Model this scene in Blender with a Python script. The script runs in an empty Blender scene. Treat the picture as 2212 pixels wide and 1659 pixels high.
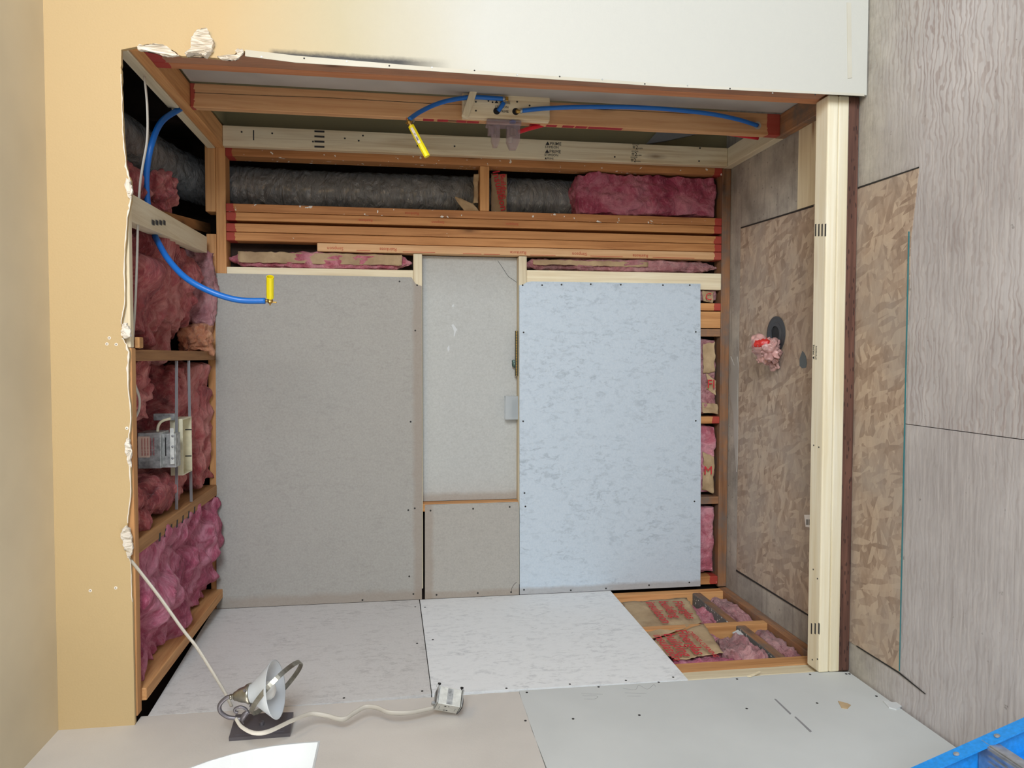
import bpy, bmesh, math, random
from mathutils import Vector, Matrix, noise
random.seed(7)
noise.seed_set(11)
S = bpy.context.scene
COL = S.collection
PI = math.pi
V = Vector

# ------------------------------------------------------------------ camera
H = 1.62
FPX = 1600.0
a, b, c = 0.037, -0.1483, -0.0041
B0 = Matrix(((0, 0, -1), (-1, 0, 0), (0, 1, 0)))
ca, sa, cb, sb, cc, sc_ = math.cos(a), math.sin(a), math.cos(b), math.sin(b), math.cos(c), math.sin(c)
RM = Matrix(((cc, -sc_, 0), (sc_, cc, 0), (0, 0, 1))) @ Matrix(((cb, 0, sb), (0, 1, 0), (-sb, 0, cb))) @ Matrix(((1, 0, 0), (0, ca, -sa), (0, sa, ca))) @ B0
RT = RM.transposed()
cam_d = bpy.data.cameras.new('camera')
cam = bpy.data.objects.new('camera', cam_d)
COL.objects.link(cam)
xr = RT @ V((1, 0, 0)); yd = RT @ V((0, 1, 0)); zf = RT @ V((0, 0, 1))
Mc = Matrix((xr, -yd, -zf)).transposed().to_4x4()
Mc.translation = V((0, 0, H))
cam.matrix_world = Mc
cam_d.sensor_fit = 'HORIZONTAL'
cam_d.sensor_width = 36
cam_d.lens = 36 * FPX / 2212
cam_d.clip_start = 0.02
S.camera = cam

# ------------------------------------------------------------------ world, lights, exposure
W = bpy.data.worlds.new('sky'); S.world = W; W.use_nodes = True
W.node_tree.nodes['Background'].inputs[0].default_value = (0.80, 0.88, 1.0, 1)
W.node_tree.nodes['Background'].inputs[1].default_value = 0.42
S.view_settings.view_transform = 'Standard'
S.view_settings.look = 'None'
S.view_settings.gamma = 1
S.view_settings.use_curve_mapping = False
S.view_settings.exposure = 0.0


def area(name, loc, target, sx, sy, power, col):
    l = bpy.data.lights.new(name, 'AREA'); l.shape = 'RECTANGLE'; l.size = sx; l.size_y = sy
    l.energy = power; l.color = col
    o = bpy.data.objects.new(name, l); COL.objects.link(o); o.location = loc
    o.rotation_euler = (V(target) - V(loc)).to_track_quat('-Z', 'Y').to_euler()
    return o


# added soft daylight from an unseen source behind the camera; daylight through the arched window
area('rear_daylight_fill', (2.4, -2.2, 2.0), (-0.6, 2.8, 0.6), 1.9, 1.3, 225, (0.84, 0.92, 1.0))
area('arched_window_daylight', (-1.42, 1.70, 2.12), (0.9, 2.1, 1.9), 0.8, 0.45, 7, (1.0, 0.95, 0.88))
# warm ceiling lamp of the room
area('ceiling_lamp', (0.95, 0.9, 2.5), (0.7, 1.6, 1.4), 0.4, 0.4, 8.5, (1.0, 0.64, 0.28))


# ------------------------------------------------------------------ pixel of a known plane -> world
def at(u, v, ax, val):
    d = RT @ V((u - 1106, v - 829.5, FPX))
    o = V((0, 0, H)); t = (val - o[ax]) / d[ax]
    return o + t * d


# ------------------------------------------------------------------ helpers
def link(o, parent=None):
    COL.objects.link(o)
    if parent is not None:
        o.parent = parent
    return o


def tag(o, label, cat, group=None, kind=None):
    o['label'] = label; o['category'] = cat
    if group: o['group'] = group
    if kind: o['kind'] = kind
    return o


def struct(o, label=None, cat=None):
    o['kind'] = 'structure'
    if label: o['label'] = label
    if cat: o['category'] = cat
    return o


def empty(name, loc, label, cat, group=None):
    o = bpy.data.objects.new(name, None); o.empty_display_size = 0.05
    COL.objects.link(o); o.location = loc
    return tag(o, label, cat, group)


def mesh(name, bm, mat, parent=None, smooth=False, normals=True):
    """bm is in world coordinates; origin is moved to the bound centre"""
    if normals:
        bmesh.ops.recalc_face_normals(bm, faces=bm.faces)
    me = bpy.data.meshes.new(name)
    vs = [v.co for v in bm.verts]
    lo = V((min(v[i] for v in vs) for i in range(3))); hi = V((max(v[i] for v in vs) for i in range(3)))
    cen = (lo + hi) / 2
    ploc = parent.matrix_world.translation if parent is not None else V((0, 0, 0))
    p = parent; ploc = V((0, 0, 0))
    while p is not None:
        ploc = ploc + p.location; p = p.parent
    bmesh.ops.translate(bm, verts=bm.verts, vec=-cen)
    if smooth:
        for f in bm.faces: f.smooth = True
    bm.to_mesh(me); bm.free()
    if isinstance(mat, (list, tuple)):
        for m in mat: me.materials.append(m)
    else:
        me.materials.append(mat)
    o = bpy.data.objects.new(name, me)
    link(o, parent); o.location = cen - ploc
    return o


def add_box(bm, x0, x1, y0, y1, z0, z1, bev=0.0, M=None, mi=0):
    vs = [bm.verts.new((x, y, z)) for x in (x0, x1) for y in (y0, y1) for z in (z0, z1)]
    fs = []
    for q in ((0, 1, 3, 2), (4, 6, 7, 5), (0, 4, 5, 1), (2, 3, 7, 6), (0, 2, 6, 4), (1, 5, 7, 3)):
        f = bm.faces.new([vs[i] for i in q]); f.material_index = mi; fs.append(f)
    if bev > 0:
        es = list({e for f in fs for e in f.edges})
        r = bmesh.ops.bevel(bm, geom=es, offset=bev, segments=2, affect='EDGES', profile=0.5)
        vs = list({v for f in r['faces'] for v in f.verts} | {v for v in vs if v.is_valid})
    if M is not None:
        bmesh.ops.transform(bm, matrix=M, verts=vs)
    return vs


def box(x0, x1, y0, y1, z0, z1, bev=0.0):
    bm = bmesh.new()
    add_box(bm, min(x0, x1), max(x0, x1), min(y0, y1), max(y0, y1), min(z0, z1), max(z0, z1), bev)
    return bm


def obox(cen, ax, ay, az, sx, sy, sz, bev=0.0):
    """oriented box, half sizes"""
    bm = bmesh.new()
    M = Matrix((V(ax).normalized(), V(ay).normalized(), V(az).normalized())).transposed().to_4x4()
    M.translation = V(cen)
    add_box(bm, -sx, sx, -sy, sy, -sz, sz, bev, M)
    return bm


def prism(pts, off, bm=None, mi=0):
    """polygon of world points extruded by vector off"""
    bm = bm or bmesh.new()
    a_ = [bm.verts.new(p) for p in pts]; b_ = [bm.verts.new(V(p) + V(off)) for p in pts]
    n = len(pts)
    f = bm.faces.new(a_); f.material_index = mi
    f = bm.faces.new(list(reversed(b_))); f.material_index = mi
    for i in range(n):
        f = bm.faces.new((a_[i], b_[i], b_[(i + 1) % n], a_[(i + 1) % n])); f.material_index = mi
    return bm


def catmull(pts, n=8):
    pts = [V(p) for p in pts]
    if len(pts) < 3: return pts
    P = [2 * pts[0] - pts[1]] + pts + [2 * pts[-1] - pts[-2]]
    out = []
    for i in range(1, len(P) - 2):
        for k in range(n):
            t = k / n
            out.append(0.5 * ((2 * P[i]) + (-P[i - 1] + P[i + 1]) * t + (2 * P[i - 1] - 5 * P[i] + 4 * P[i + 1] - P[i + 2]) * t * t + (-P[i - 1] + 3 * P[i] - 3 * P[i + 1] + P[i + 2]) * t ** 3))
    out.append(pts[-1])
    return out


def tube(pts, r, seg=12, n=8, bm=None, flat=1.0, rad=None, smooth_path=True, mi=0):
    bm = bm or bmesh.new()
    P = catmull(pts, n) if smooth_path else [V(p) for p in pts]
    up = V((0.3, 0.2, 1)).normalized(); rings = []
    prev = None
    for i, p in enumerate(P):
        t = (P[min(i + 1, len(P) - 1)] - P[max(i - 1, 0)]).normalized()
        if prev is None:
            s = t.cross(up)
            if s.length < 0.1: s = t.cross(V((1, 0, 0)))
            s.normalize()
        else:
            s = (prev - t * prev.dot(t)).normalized()
        prev = s; w = t.cross(s)
        rr = rad(i / (len(P) - 1)) if rad else r
        rings.append([bm.verts.new(p + rr * (math.cos(2 * PI * k / seg) * s + flat * math.sin(2 * PI * k / seg) * w)) for k in range(seg)])
    for i in range(len(rings) - 1):
        for k in range(seg):
            f = bm.faces.new((rings[i][k], rings[i][(k + 1) % seg], rings[i + 1][(k + 1) % seg], rings[i + 1][k])); f.material_index = mi
    f = bm.faces.new(list(reversed(rings[0]))); f.material_index = mi
    f = bm.faces.new(rings[-1]); f.material_index = mi
    return bm


def frame_of(axis):
    axis = V(axis).normalized()
    s = axis.cross(V((0.13, 0.97, 0.2))).normalized()
    return axis, s, axis.cross(s)


def lathe(cen, axis, prof, seg=32, bm=None, cap=True):
    """prof: (distance along axis, radius)"""
    bm = bm or bmesh.new(); A, s, w = frame_of(axis); rings = []
    for d, r in prof:
        rings.append([bm.verts.new(V(cen) + A * d + r * (math.cos(2 * PI * k / seg) * s + math.sin(2 * PI * k / seg) * w)) for k in range(seg)])
    for i in range(len(rings) - 1):
        for k in range(seg):
            bm.faces.new((rings[i][k], rings[i][(k + 1) % seg], rings[i + 1][(k + 1) % seg], rings[i + 1][k]))
    if cap:
        bm.faces.new(list(reversed(rings[0]))); bm.faces.new(rings[-1])
    return bm


# ------------------------------------------------------------------ materials
def hexc(r, g, b_):
    f = lambda x: ((x / 255 + 0.055) / 1.055) ** 2.4 if x / 255 > 0.04045 else x / 255 / 12.92
    return (f(r), f(g), f(b_), 1)


class MT:
    def __init__(s, name, rough=0.8, metal=0.0):
        s.m = bpy.data.materials.new(name); s.m.use_nodes = True
        s.nt = s.m.node_tree; s.b = s.nt.nodes['Principled BSDF']
        s.b.inputs['Roughness'].default_value = rough; s.b.inputs['Metallic'].default_value = metal
        s.geo = s.n('ShaderNodeNewGeometry'); s.oi = s.n('ShaderNodeObjectInfo')

    def n(s, t): return s.nt.nodes.new(t)
    def l(s, a_, b_): s.nt.links.new(a_, b_)

    def pos(s, scale=(1, 1, 1), rnd=True):
        m = s.n('ShaderNodeMapping'); m.vector_type = 'POINT'; s.l(s.geo.outputs['Position'], m.inputs[0])
        m.inputs['Scale'].default_value = scale
        if rnd:
            cx = s.n('ShaderNodeCombineXYZ')
            for i, k in enumerate((31.0, 57.0, 83.0)):
                s.l(s.math('MULTIPLY', s.oi.outputs['Random'], k), cx.inputs[i])
            s.l(cx.outputs[0], m.inputs['Location'])
        return m.outputs[0]

    def math(s, op, a_, b_=None, c_=None, clamp=False):
        m = s.n('ShaderNodeMath'); m.operation = op; m.use_clamp = clamp
        for i, x in enumerate((a_, b_, c_)):
            if x is None: continue
            if hasattr(x, 'links') or hasattr(x, 'is_linked'): s.l(x, m.inputs[i])
            else: m.inputs[i].default_value = x
        return m.outputs[0]

    def noise(s, scale=(1, 1, 1), sc=1.0, det=4, rough=0.55, dist=0.0, rnd=True):
        n = s.n('ShaderNodeTexNoise'); s.l(s.pos(scale, rnd), n.inputs['Vector'])
        n.inputs['Scale'].default_value = sc; n.inputs['Detail'].default_value = det
        n.inputs['Roughness'].default_value = rough; n.inputs['Distortion'].default_value = dist
        return n.outputs[0]

    def voro(s, scale=(1, 1, 1), sc=1.0, out='Distance', rnd=True, feat='F1'):
        n = s.n('ShaderNodeTexVoronoi'); n.feature = feat; s.l(s.pos(scale, rnd), n.inputs['Vector']); n.inputs['Scale'].default_value = sc
        return n.outputs[out]

    def ramp(s, fac, stops):
        r = s.n('ShaderNodeValToRGB'); s.l(fac, r.inputs[0]); e = r.color_ramp.elements
        while len(e) < len(stops): e.new(0.5)
        for k, (p, col) in enumerate(stops):
            e[k].position = p; e[k].color = col if isinstance(col, tuple) else (col, col, col, 1)
        return r.outputs[0]

    def mix(s, fac, a_, b_, mode='MIX'):
        m = s.n('ShaderNodeMix'); m.data_type = 'RGBA'; m.blend_type = mode
        for i, x in ((0, fac), (6, a_), (7, b_)):
            if hasattr(x, 'is_linked'): s.l(x, m.inputs[i])
            else: m.inputs[i].default_value = x
        return m.outputs[2]

    def col(s, c_): 
        if hasattr(c_, 'is_linked'): s.l(c_, s.b.inputs['Base Color'])
        else: s.b.inputs['Base Color'].default_value = c_
        return s

    def bump(s, h, strength=0.3, dist=0.005):
        bp = s.n('ShaderNodeBump'); bp.inputs['Strength'].default_value = strength; bp.inputs['Distance'].default_value = dist
        s.l(h, bp.inputs['Height']); s.l(bp.outputs[0], s.b.inputs['Normal']); return s

    def xyz(s):
        x = s.n('ShaderNodeSeparateXYZ'); s.l(s.geo.outputs['Position'], x.inputs[0]); return x.outputs


def wood(name, light, dark, axis=2, knots=True, red=None, splat=0.0, knotc=(70, 35, 15), contrast=1.0, rough=0.7, grainy=1.0, ks=1.0, grime=0.0):
    m = MT(name, rough)
    sc = [55, 55, 55]; sc[axis] = 2.2
    g = m.noise(sc, 1.0 * grainy, 5, 0.6, 0.8)
    sc2 = [7, 7, 7]; sc2[axis] = 1.0
    g2 = m.noise(sc2, 1.0, 3)
    f = m.math('ADD', m.math('MULTIPLY', g, 0.62), m.math('MULTIPLY', g2, 0.45))
    lo, hi = 0.5 - 0.16 / contrast, 0.5 + 0.14 / contrast
    c_ = m.ramp(f, [(lo, hexc(*dark)), (0.5, hexc(*[(l_ * 0.6 + d_ * 0.4) for l_, d_ in zip(light, dark)])), (hi, hexc(*light))])
    if knots:
        k = [11, 11, 11]; k[axis] = 3.2 * ks
        vd = m.voro(k, 1.0)
        kk = m.ramp(vd, [(0.05, 1.0), (0.12, 0.35), (0.22, 0.0)])
        sel = m.ramp(m.voro(k, 1.0, 'Color'), [(0.42, 0.0), (0.5, 1.0)])
        c_ = m.mix(m.math('MULTIPLY', m.math('MULTIPLY', kk, sel), 0.85), c_, hexc(*knotc))
    hv = m.math('ADD', m.math('MULTIPLY', m.oi.outputs['Random'], 0.24), 0.88)
    hs = m.n('ShaderNodeHueSaturation'); m.l(hv, hs.inputs['Value']); m.l(c_, hs.inputs['Color']); c_ = hs.outputs[0]
    if grime:
        c_ = m.mix(m.math('MULTIPLY', m.ramp(m.noise((1, 1, 1), 9, 6, 0.7), [(0.42, 0.0), (0.66, 1.0)]), grime), c_, hexc(105, 98, 92))
    if red:
        X = m.xyz(); ax, lo_, hi_ = red
        e = m.math('MULTIPLY', m.math('SUBTRACT', m.noise((1, 1, 1), 30, 3), 0.5), 0.035)
        p = m.math('ADD', X[ax], e)
        r_ = m.math('ADD', m.math('LESS_THAN', p, lo_), m.math('GREATER_THAN', p, hi_), clamp=True)
        c_ = m.mix(m.math('MULTIPLY', r_, 0.85), c_, hexc(165, 35, 40))
    if splat:
        w_ = m.ramp(m.noise((1, 1, 1), 38, 2, 0.5, 0.4), [(0.80 - splat * 0.12, 0.0), (0.805 - splat * 0.12, 1.0)])
        c_ = m.mix(w_, c_, hexc(232, 228, 220))
    m.col(c_).bump(g, 0.25, 0.002)
    return m.m


FIR = ((214, 160, 104), (170, 112, 62))
PINE = ((238, 226, 196), (212, 192, 154))
M = {}
for i_, ax_ in enumerate('xyz'):
    M['fir_' + ax_] = wood('fir_' + ax_, FIR[0], FIR[1], i_)
    M['pine_' + ax_] = wood('pine_' + ax_, PINE[0], PINE[1], i_, knotc=(150, 95, 55), ks=0.7)
    M['old_' + ax_] = wood('old_wood_' + ax_, (168, 120, 82), (112, 76, 50), i_, grime=0.75)
M['fir_red'] = wood('fir_red_ends', (208, 150, 94), (160, 102, 54), 2, red=(2, 0.085, 2.355), splat=0.25)
M['fir_red2'] = wood('fir_red_ends_splattered', (204, 144, 90), (156, 98, 52), 2, red=(2, 0.085, 2.36), splat=1.0)
M['fir_raw'] = wood('fir_stamped', (230, 186, 138), (204, 148, 98), 2, red=(2, 0.085, 9.0))
M['fir_stud2'] = wood('fir_wide_face', (222, 174, 126), (190, 132, 84), 2, red=(2, 0.10, 2.38))
M['fir_front'] = wood('fir_front', (206, 140, 96), (168, 100, 62), 2, red=(2, -1, 2.345))
M['brown_z'] = wood('weathered_brown', (176, 128, 100), (140, 96, 72), 2, red=(2, -1, 2.35), grime=0.2)
M['stamp_pine'] = wood('pine_weathered', (236, 222, 190), (196, 170, 130), 2, knotc=(110, 70, 40), contrast=1.1)
M['curb_top'] = wood('curb_lumber', (244, 236, 212), (226, 210, 172), 0, knotc=(150, 84, 50), ks=0.5, grainy=0.8)
M['joist'] = wood('joist_fir', (176, 128, 78), (130, 86, 46), 1)


def pt_mat():
    m = MT('treated_lumber', 0.8)
    g = m.noise((3, 60, 60), 1, 4)
    c_ = m.ramp(g, [(0.35, hexc(78, 50, 40)), (0.65, hexc(112, 76, 62))])
    sl = m.ramp(m.voro((26, 130, 95), 1.0, rnd=False), [(0.20, 1.0), (0.27, 0.0)])
    c_ = m.mix(m.math('MULTIPLY', sl, 0.75), c_, hexc(40, 24, 20))
    m.col(c_).bump(sl, -0.4, 0.002); return m.m


M['treated'] = pt_mat()


def paint(name, c1, c2=None, rough=0.6, orange=0.25, sc=160):
    m = MT(name, rough); n = m.noise((1, 1, 1), sc, 3, rnd=False)
    n2 = m.noise((1, 1, 1), 2.5, 3, rnd=False)
    c2 = c2 or tuple(x * 0.95 for x in c1)
    m.col(m.ramp(n2, [(0.35, hexc(*c2)), (0.65, hexc(*c1))])).bump(n, orange, 0.002)
    return m.m


def front_paint():
    """cream paint; warm light high up and cool light lower down painted in as a gradient"""
    m = MT('cream_with_light_gradient', 0.6)
    X = m.xyz(); n = m.noise((1, 1, 1), 2.0, 4, rnd=False)
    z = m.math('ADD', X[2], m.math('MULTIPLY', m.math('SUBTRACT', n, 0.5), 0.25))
    c_ = m.ramp(m.math('DIVIDE', z, 2.7), [(0.50, hexc(202, 201, 192)), (0.66, hexc(188, 177, 145)), (0.80, hexc(196, 169, 122))])  # warm upper and cool lower light put into the cream colour by height
    nn = m.noise((1, 1, 1), 40, 5, 0.7, rnd=False)
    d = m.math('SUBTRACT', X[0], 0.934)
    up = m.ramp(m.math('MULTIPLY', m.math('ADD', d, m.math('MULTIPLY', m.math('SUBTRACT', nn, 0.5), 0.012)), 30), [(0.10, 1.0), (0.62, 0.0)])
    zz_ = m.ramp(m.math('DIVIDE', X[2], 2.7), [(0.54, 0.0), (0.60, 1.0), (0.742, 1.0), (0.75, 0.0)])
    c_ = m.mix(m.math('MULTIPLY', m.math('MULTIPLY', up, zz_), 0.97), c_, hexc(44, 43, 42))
    m.col(c_).bump(m.noise((1, 1, 1), 150, 3, rnd=False), 0.25, 0.002)
    return m.m


M['front_paint'] = front_paint()
M['cream'] = paint('cream_wall_paint', (212, 206, 198))
M['ceiling'] = paint('ceiling_paint', (222, 208, 178), orange=0.15)
M['dry_gray'] = paint('gray_drywall_paper', (206, 209, 207), (198, 201, 199), 0.85, 0.08, 60)
M['dry_back'] = paint('drywall_back_paper', (190, 184, 176), (166, 160, 152), 0.9, 0.1, 30)
M['olive'] = paint('olive_wall_paint', (150, 140, 104), rough=0.7)
M['white'] = paint('white_paint', (214, 217, 217), orange=0.05)
M['plaster'] = paint('broken_plaster', (240, 234, 222), (222, 212, 196), 0.9, 0.9, 60)
M['compound'] = paint('joint_compound', (208, 204, 190), (196, 190, 172), 0.8, 0.4, 50)


def cement(name, base, fleck, streak_axis=2, amt=1.0, bands=(), warm=0.0):
    m = MT(name, 0.9)
    sc = [44, 44, 44]; sc[streak_axis] = 22
    a_ = m.noise(sc, 1, 9, 0.74, 0.6); b_ = m.noise((1, 1, 1), 5.0, 5, 0.6)
    f = m.ramp(a_, [(0.50, 0.0), (0.62, 1.0)])
    g = m.ramp(b_, [(0.36, 0.15), (0.64, 1.0)])
    k = m.math('MULTIPLY', m.math('MULTIPLY', f, g), 0.8 * amt)
    sp_ = m.ramp(m.noise(sc, 4.0, 4, 0.6, 2.0), [(0.66, 0.0), (0.70, 1.0)])
    k = m.math('ADD', k, m.math('MULTIPLY', m.math('MULTIPLY', sp_, g), 0.35 * amt), clamp=True)
    c_ = m.mix(k, hexc(*base), hexc(*fleck))
    fine = m.noise((1, 1, 1), 120, 4, 0.7)
    c_ = m.mix(0.10, c_, m.ramp(fine, [(0.3, 0.1), (0.7, 1.0)]), 'OVERLAY')
    X = m.xyz()
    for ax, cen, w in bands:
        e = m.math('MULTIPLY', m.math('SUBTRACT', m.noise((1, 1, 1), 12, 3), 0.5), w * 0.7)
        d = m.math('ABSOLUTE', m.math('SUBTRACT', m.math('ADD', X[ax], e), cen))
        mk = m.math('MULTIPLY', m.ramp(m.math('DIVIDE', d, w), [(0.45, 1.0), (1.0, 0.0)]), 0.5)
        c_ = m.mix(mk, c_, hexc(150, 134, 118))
    m.col(c_).bump(m.noise((1, 1, 1), 90, 4), 0.12, 0.002); return m.m


def ply_mat(name='weathered_plywood', k=0.62):
    m = MT(name, 0.85)
    wv = m.n('ShaderNodeTexWave'); wv.wave_type = 'BANDS'; wv.bands_direction = 'Y'
    m.l(m.pos((0.55, 1, 1), False), wv.inputs[0]); wv.inputs['Scale'].default_value = 16; wv.inputs['Distortion'].default_value = 15
    wv.inputs['Detail'].default_value = 3; wv.inputs['Detail Scale'].default_value = 0.8; wv.inputs['Detail Roughness'].default_value = 0.6
    f = wv.outputs['Fac']; n = m.noise((1, 1, 1), 1.6, 5, 0.6, rnd=False)
    base = m.ramp(n, [(0.32, hexc(168, 162, 161)), (0.5, hexc(183, 178, 177)), (0.68, hexc(199, 195, 195))])
    st = m.ramp(f, [(0.12, 1.0), (0.42, 0.0)])
    X = m.xyz()
    lim = m.ramp(m.noise((1, 1, 1), 1.1, 2, rnd=False), [(0.40, 0.35), (0.6, 1.0)])
    c_ = m.mix(m.math('MULTIPLY', m.math('MULTIPLY', st, lim), k), base, hexc(146, 126, 120))
    gr = m.noise((5, 90, 5), 1, 5, 0.7, 0.6, rnd=False)
    c_ = m.mix(m.math('MULTIPLY', m.ramp(gr, [(0.48, 0.0), (0.64, 1.0)]), 0.38), c_, hexc(214, 208, 204))
    c_ = m.mix(m.math('MULTIPLY', m.ramp(gr, [(0.34, 1.0), (0.46, 0.0)]), 0.3), c_, hexc(132, 118, 112))
    dust = m.ramp(m.noise((2.2, 5, 1), 6, 6, 0.75, rnd=False), [(0.58, 0.0), (0.72, 1.0)])
    c_ = m.mix(m.math('MULTIPLY', dust, 0.45), c_, hexc(205, 200, 194))
    c_ = m.mix(m.ramp(m.noise((6, 6, 1), 5, 3, rnd=False), [(0.70, 0.0), (0.76, 0.6)]), c_, hexc(104, 96, 90))
    Y_ = m.math('ADD', m.xyz()[1], m.math('MULTIPLY', m.math('SUBTRACT', m.noise((1, 1, 1), 5, 5, 0.7, rnd=False), 0.5), 0.35))
    near = m.ramp(m.math('SUBTRACT', Y_, 1.7), [(0.44, 0.0), (0.72, 0.85)])
    c_ = m.mix(near, c_, m.ramp(m.noise((1, 1, 1), 9, 6, 0.7, rnd=False), [(0.35, hexc(150, 144, 134)), (0.65, hexc(192, 187, 174))]))
    m.col(c_).bump(f, 0.12, 0.002); return m.m


def ply2():
    m = MT('gray_plywood', 0.85)
    n = m.noise((1, 1, 1), 4, 6, 0.7, rnd=False); g = m.noise((3, 40, 3), 1, 4, rnd=False)
    c_ = m.ramp(n, [(0.34, hexc(138, 132, 124)), (0.5, hexc(164, 157, 148)), (0.7, hexc(194, 187, 174))])
    c_ = m.mix(m.math('MULTIPLY', m.ramp(g, [(0.52, 0.0), (0.7, 1.0)]), 0.4), c_, hexc(100, 92, 86))
    spk = m.ramp(m.voro((1, 1, 1), 26, rnd=False), [(0.08, 1.0), (0.12, 0.0)])
    c_ = m.mix(m.math('MULTIPLY', spk, 0.5), c_, hexc(84, 78, 74))
    m.col(c_).bump(n, 0.2, 0.002); return m.m


def osb():
    m = MT('osb_strands', 0.85)
    def lay(ang, sx_, sy_):
        mp = m.n('ShaderNodeMapping'); m.l(m.geo.outputs['Position'], mp.inputs[0]); mp.inputs['Rotation'].default_value = (0, 0, ang)
        m2 = m.n('ShaderNodeMapping'); m.l(mp.outputs[0], m2.inputs[0]); m2.inputs['Scale'].default_value = (sx_, sy_, 1)
        vo = m.n('ShaderNodeTexVoronoi'); m.l(m2.outputs[0], vo.inputs['Vector']); vo.inputs['Scale'].default_value = 1.0
        s_ = m.n('ShaderNodeSeparateColor'); m.l(vo.outputs['Color'], s_.inputs[0]); return s_.outputs
    L1, L2, L3 = lay(0.35, 12, 44), lay(1.25, 13, 50), lay(-0.45, 14, 46)
    n = m.noise((9, 22, 9), 1, 5, 0.65, 1.2)
    p1 = m.math('GREATER_THAN', L1[1], 0.5); p2 = m.math('GREATER_THAN', L2[1], 0.6)
    top = m.n('ShaderNodeMix'); top.data_type = 'FLOAT'; m.l(p1, top.inputs[0]); m.l(L3[0], top.inputs[2]); m.l(L1[0], top.inputs[3])
    top2 = m.n('ShaderNodeMix'); top2.data_type = 'FLOAT'; m.l(p2, top2.inputs[0]); m.l(top.outputs[0], top2.inputs[2]); m.l(L2[0], top2.inputs[3])
    f = m.math('ADD', m.math('MULTIPLY', top2.outputs[0], 0.38), m.math('MULTIPLY', n, 0.62))
    c_ = m.ramp(f, [(0.28, hexc(146, 124, 106)), (0.5, hexc(174, 152, 132)), (0.72, hexc(196, 176, 154))])
    d = m.ramp(m.noise((1, 1, 1), 3.5, 5, 0.6, rnd=False), [(0.40, 0.0), (0.66, 0.6)])
    c_ = m.mix(d, c_, hexc(168, 158, 148))
    m.col(c_).bump(f, 0.3, 0.002); return m.m


def fiber(name, c1, c2, c3, dirty=0.0):
    m = MT(name, 1.0)
    n = m.noise((1, 1, 1), 7, 8, 0.62, 2.6); n2 = m.noise((1, 1, 1), 2.6, 3, 0.5, 1.5); n3 = m.noise((6, 20, 9), 1.6, 6, 0.7, 3.0)
    f = m.math('ADD', m.math('MULTIPLY', n, 0.5), m.math('MULTIPLY', n2, 0.5))
    c_ = m.ramp(f, [(0.38, hexc(*c1)), (0.49, hexc(*c2)), (0.60, hexc(*c3))])
    wisp = m.ramp(n3, [(0.52, 0.0), (0.62, 1.0)])
    c_ = m.mix(m.math('MULTIPLY', wisp, 0.35), c_, hexc(*[min(255, x + 25) for x in c3]))
    if dirty:
        c_ = m.mix(m.math('MULTIPLY', m.ramp(m.noise((1, 1, 1), 6, 5, 0.7), [(0.45, 0.0), (0.62, 1.0)]), dirty), c_, hexc(120, 105, 100))
    m.b.inputs['Sheen Weight'].default_value = 0.15
    h = m.math('ADD', m.noise((1, 1, 1), 30, 8, 0.7, 2.0), m.math('MULTIPLY', n, 1.6))
    m.col(c_).bump(h, 0.8, 0.02); return m.m


M['pink'] = fiber('pink_fiberglass', (166, 66, 84), (206, 112, 128), (230, 160, 170))
M['pink_shaded'] = fiber('shaded_pink_fiberglass', (132, 34, 40), (186, 84, 84), (218, 140, 132))  # pink batt colour darkened to carry the shade of the ceiling bays
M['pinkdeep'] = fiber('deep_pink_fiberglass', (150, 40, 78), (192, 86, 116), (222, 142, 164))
M['pinkdirty'] = fiber('dusty_fiberglass', (150, 84, 90), (196, 130, 134), (222, 168, 168), 0.55)
M['orange_fluff'] = fiber('faded_orange_fiberglass', (186, 100, 66), (216, 138, 98), (234, 172, 132))
M['ply'] = ply_mat(); M['ply_b'] = ply_mat('smoother_plywood', 0.22); M['ply2'] = ply2(); M['osb'] = osb()


def kraft():
    m = MT('kraft_paper', 0.75); n = m.noise((1, 1, 1), 9, 5, 0.6)
    m.col(m.ramp(n, [(0.3, hexc(156, 130, 98)), (0.7, hexc(198, 172, 134))])).bump(m.noise((1, 1, 1), 22, 5, 0.6, 1.0), 0.5, 0.006); return m.m


M['kraft'] = kraft()


def plain(name, c_, rough=0.5, metal=0.0, nz=0.0, nsc=40, trans=0.0, alpha=1.0, sub=0.0):
    m = MT(name, rough, metal)
    if nz:
        n = m.noise((1, 1, 1), nsc, 4)
        m.col(m.ramp(n, [(0.3, hexc(*[x * (1 - nz) for x in c_])), (0.7, hexc(*[min(255, x * (1 + nz * 0.4)) for x in c_]))]))
    else:
        m.col(hexc(*c_))
    if trans:
        m.b.inputs['Transmission Weight'].default_value = trans
    if alpha < 1: m.b.inputs['Alpha'].default_value = alpha
    return m.m


M['galv'] = plain('galvanised_steel', (190, 192, 190), 0.42, 0.75, 0.25, 60)
M['galvlight'] = plain('zinc_plated_steel', (214, 214, 206), 0.5, 0.35, 0.1, 60)
M['steel'] = plain('steel_bar', (176, 178, 180), 0.35, 0.8)
M['cream_metal'] = plain('cream_enamel', (226, 218, 186), 0.5, 0, 0.08, 30)
M['black'] = plain('black_metal', (22, 20, 20), 0.6)
M['hole'] = plain('screw_black', (40, 38, 36), 0.7)
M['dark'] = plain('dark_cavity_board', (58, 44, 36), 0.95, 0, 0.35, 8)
M['pexblue'] = plain('blue_pex', (26, 108, 196), 0.35)
M['pexred'] = plain('red_pex', (206, 26, 48), 0.35)
M['yellow'] = plain('yellow_plastic', (246, 228, 20), 0.4)
M['paperlabel'] = plain('paper_label', (232, 226, 220), 0.7)
M['pinklabel'] = plain('warning_label_paper', (226, 200, 182), 0.7)
M['brass'] = plain('brass', (196, 158, 84), 0.3, 0.95)
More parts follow.
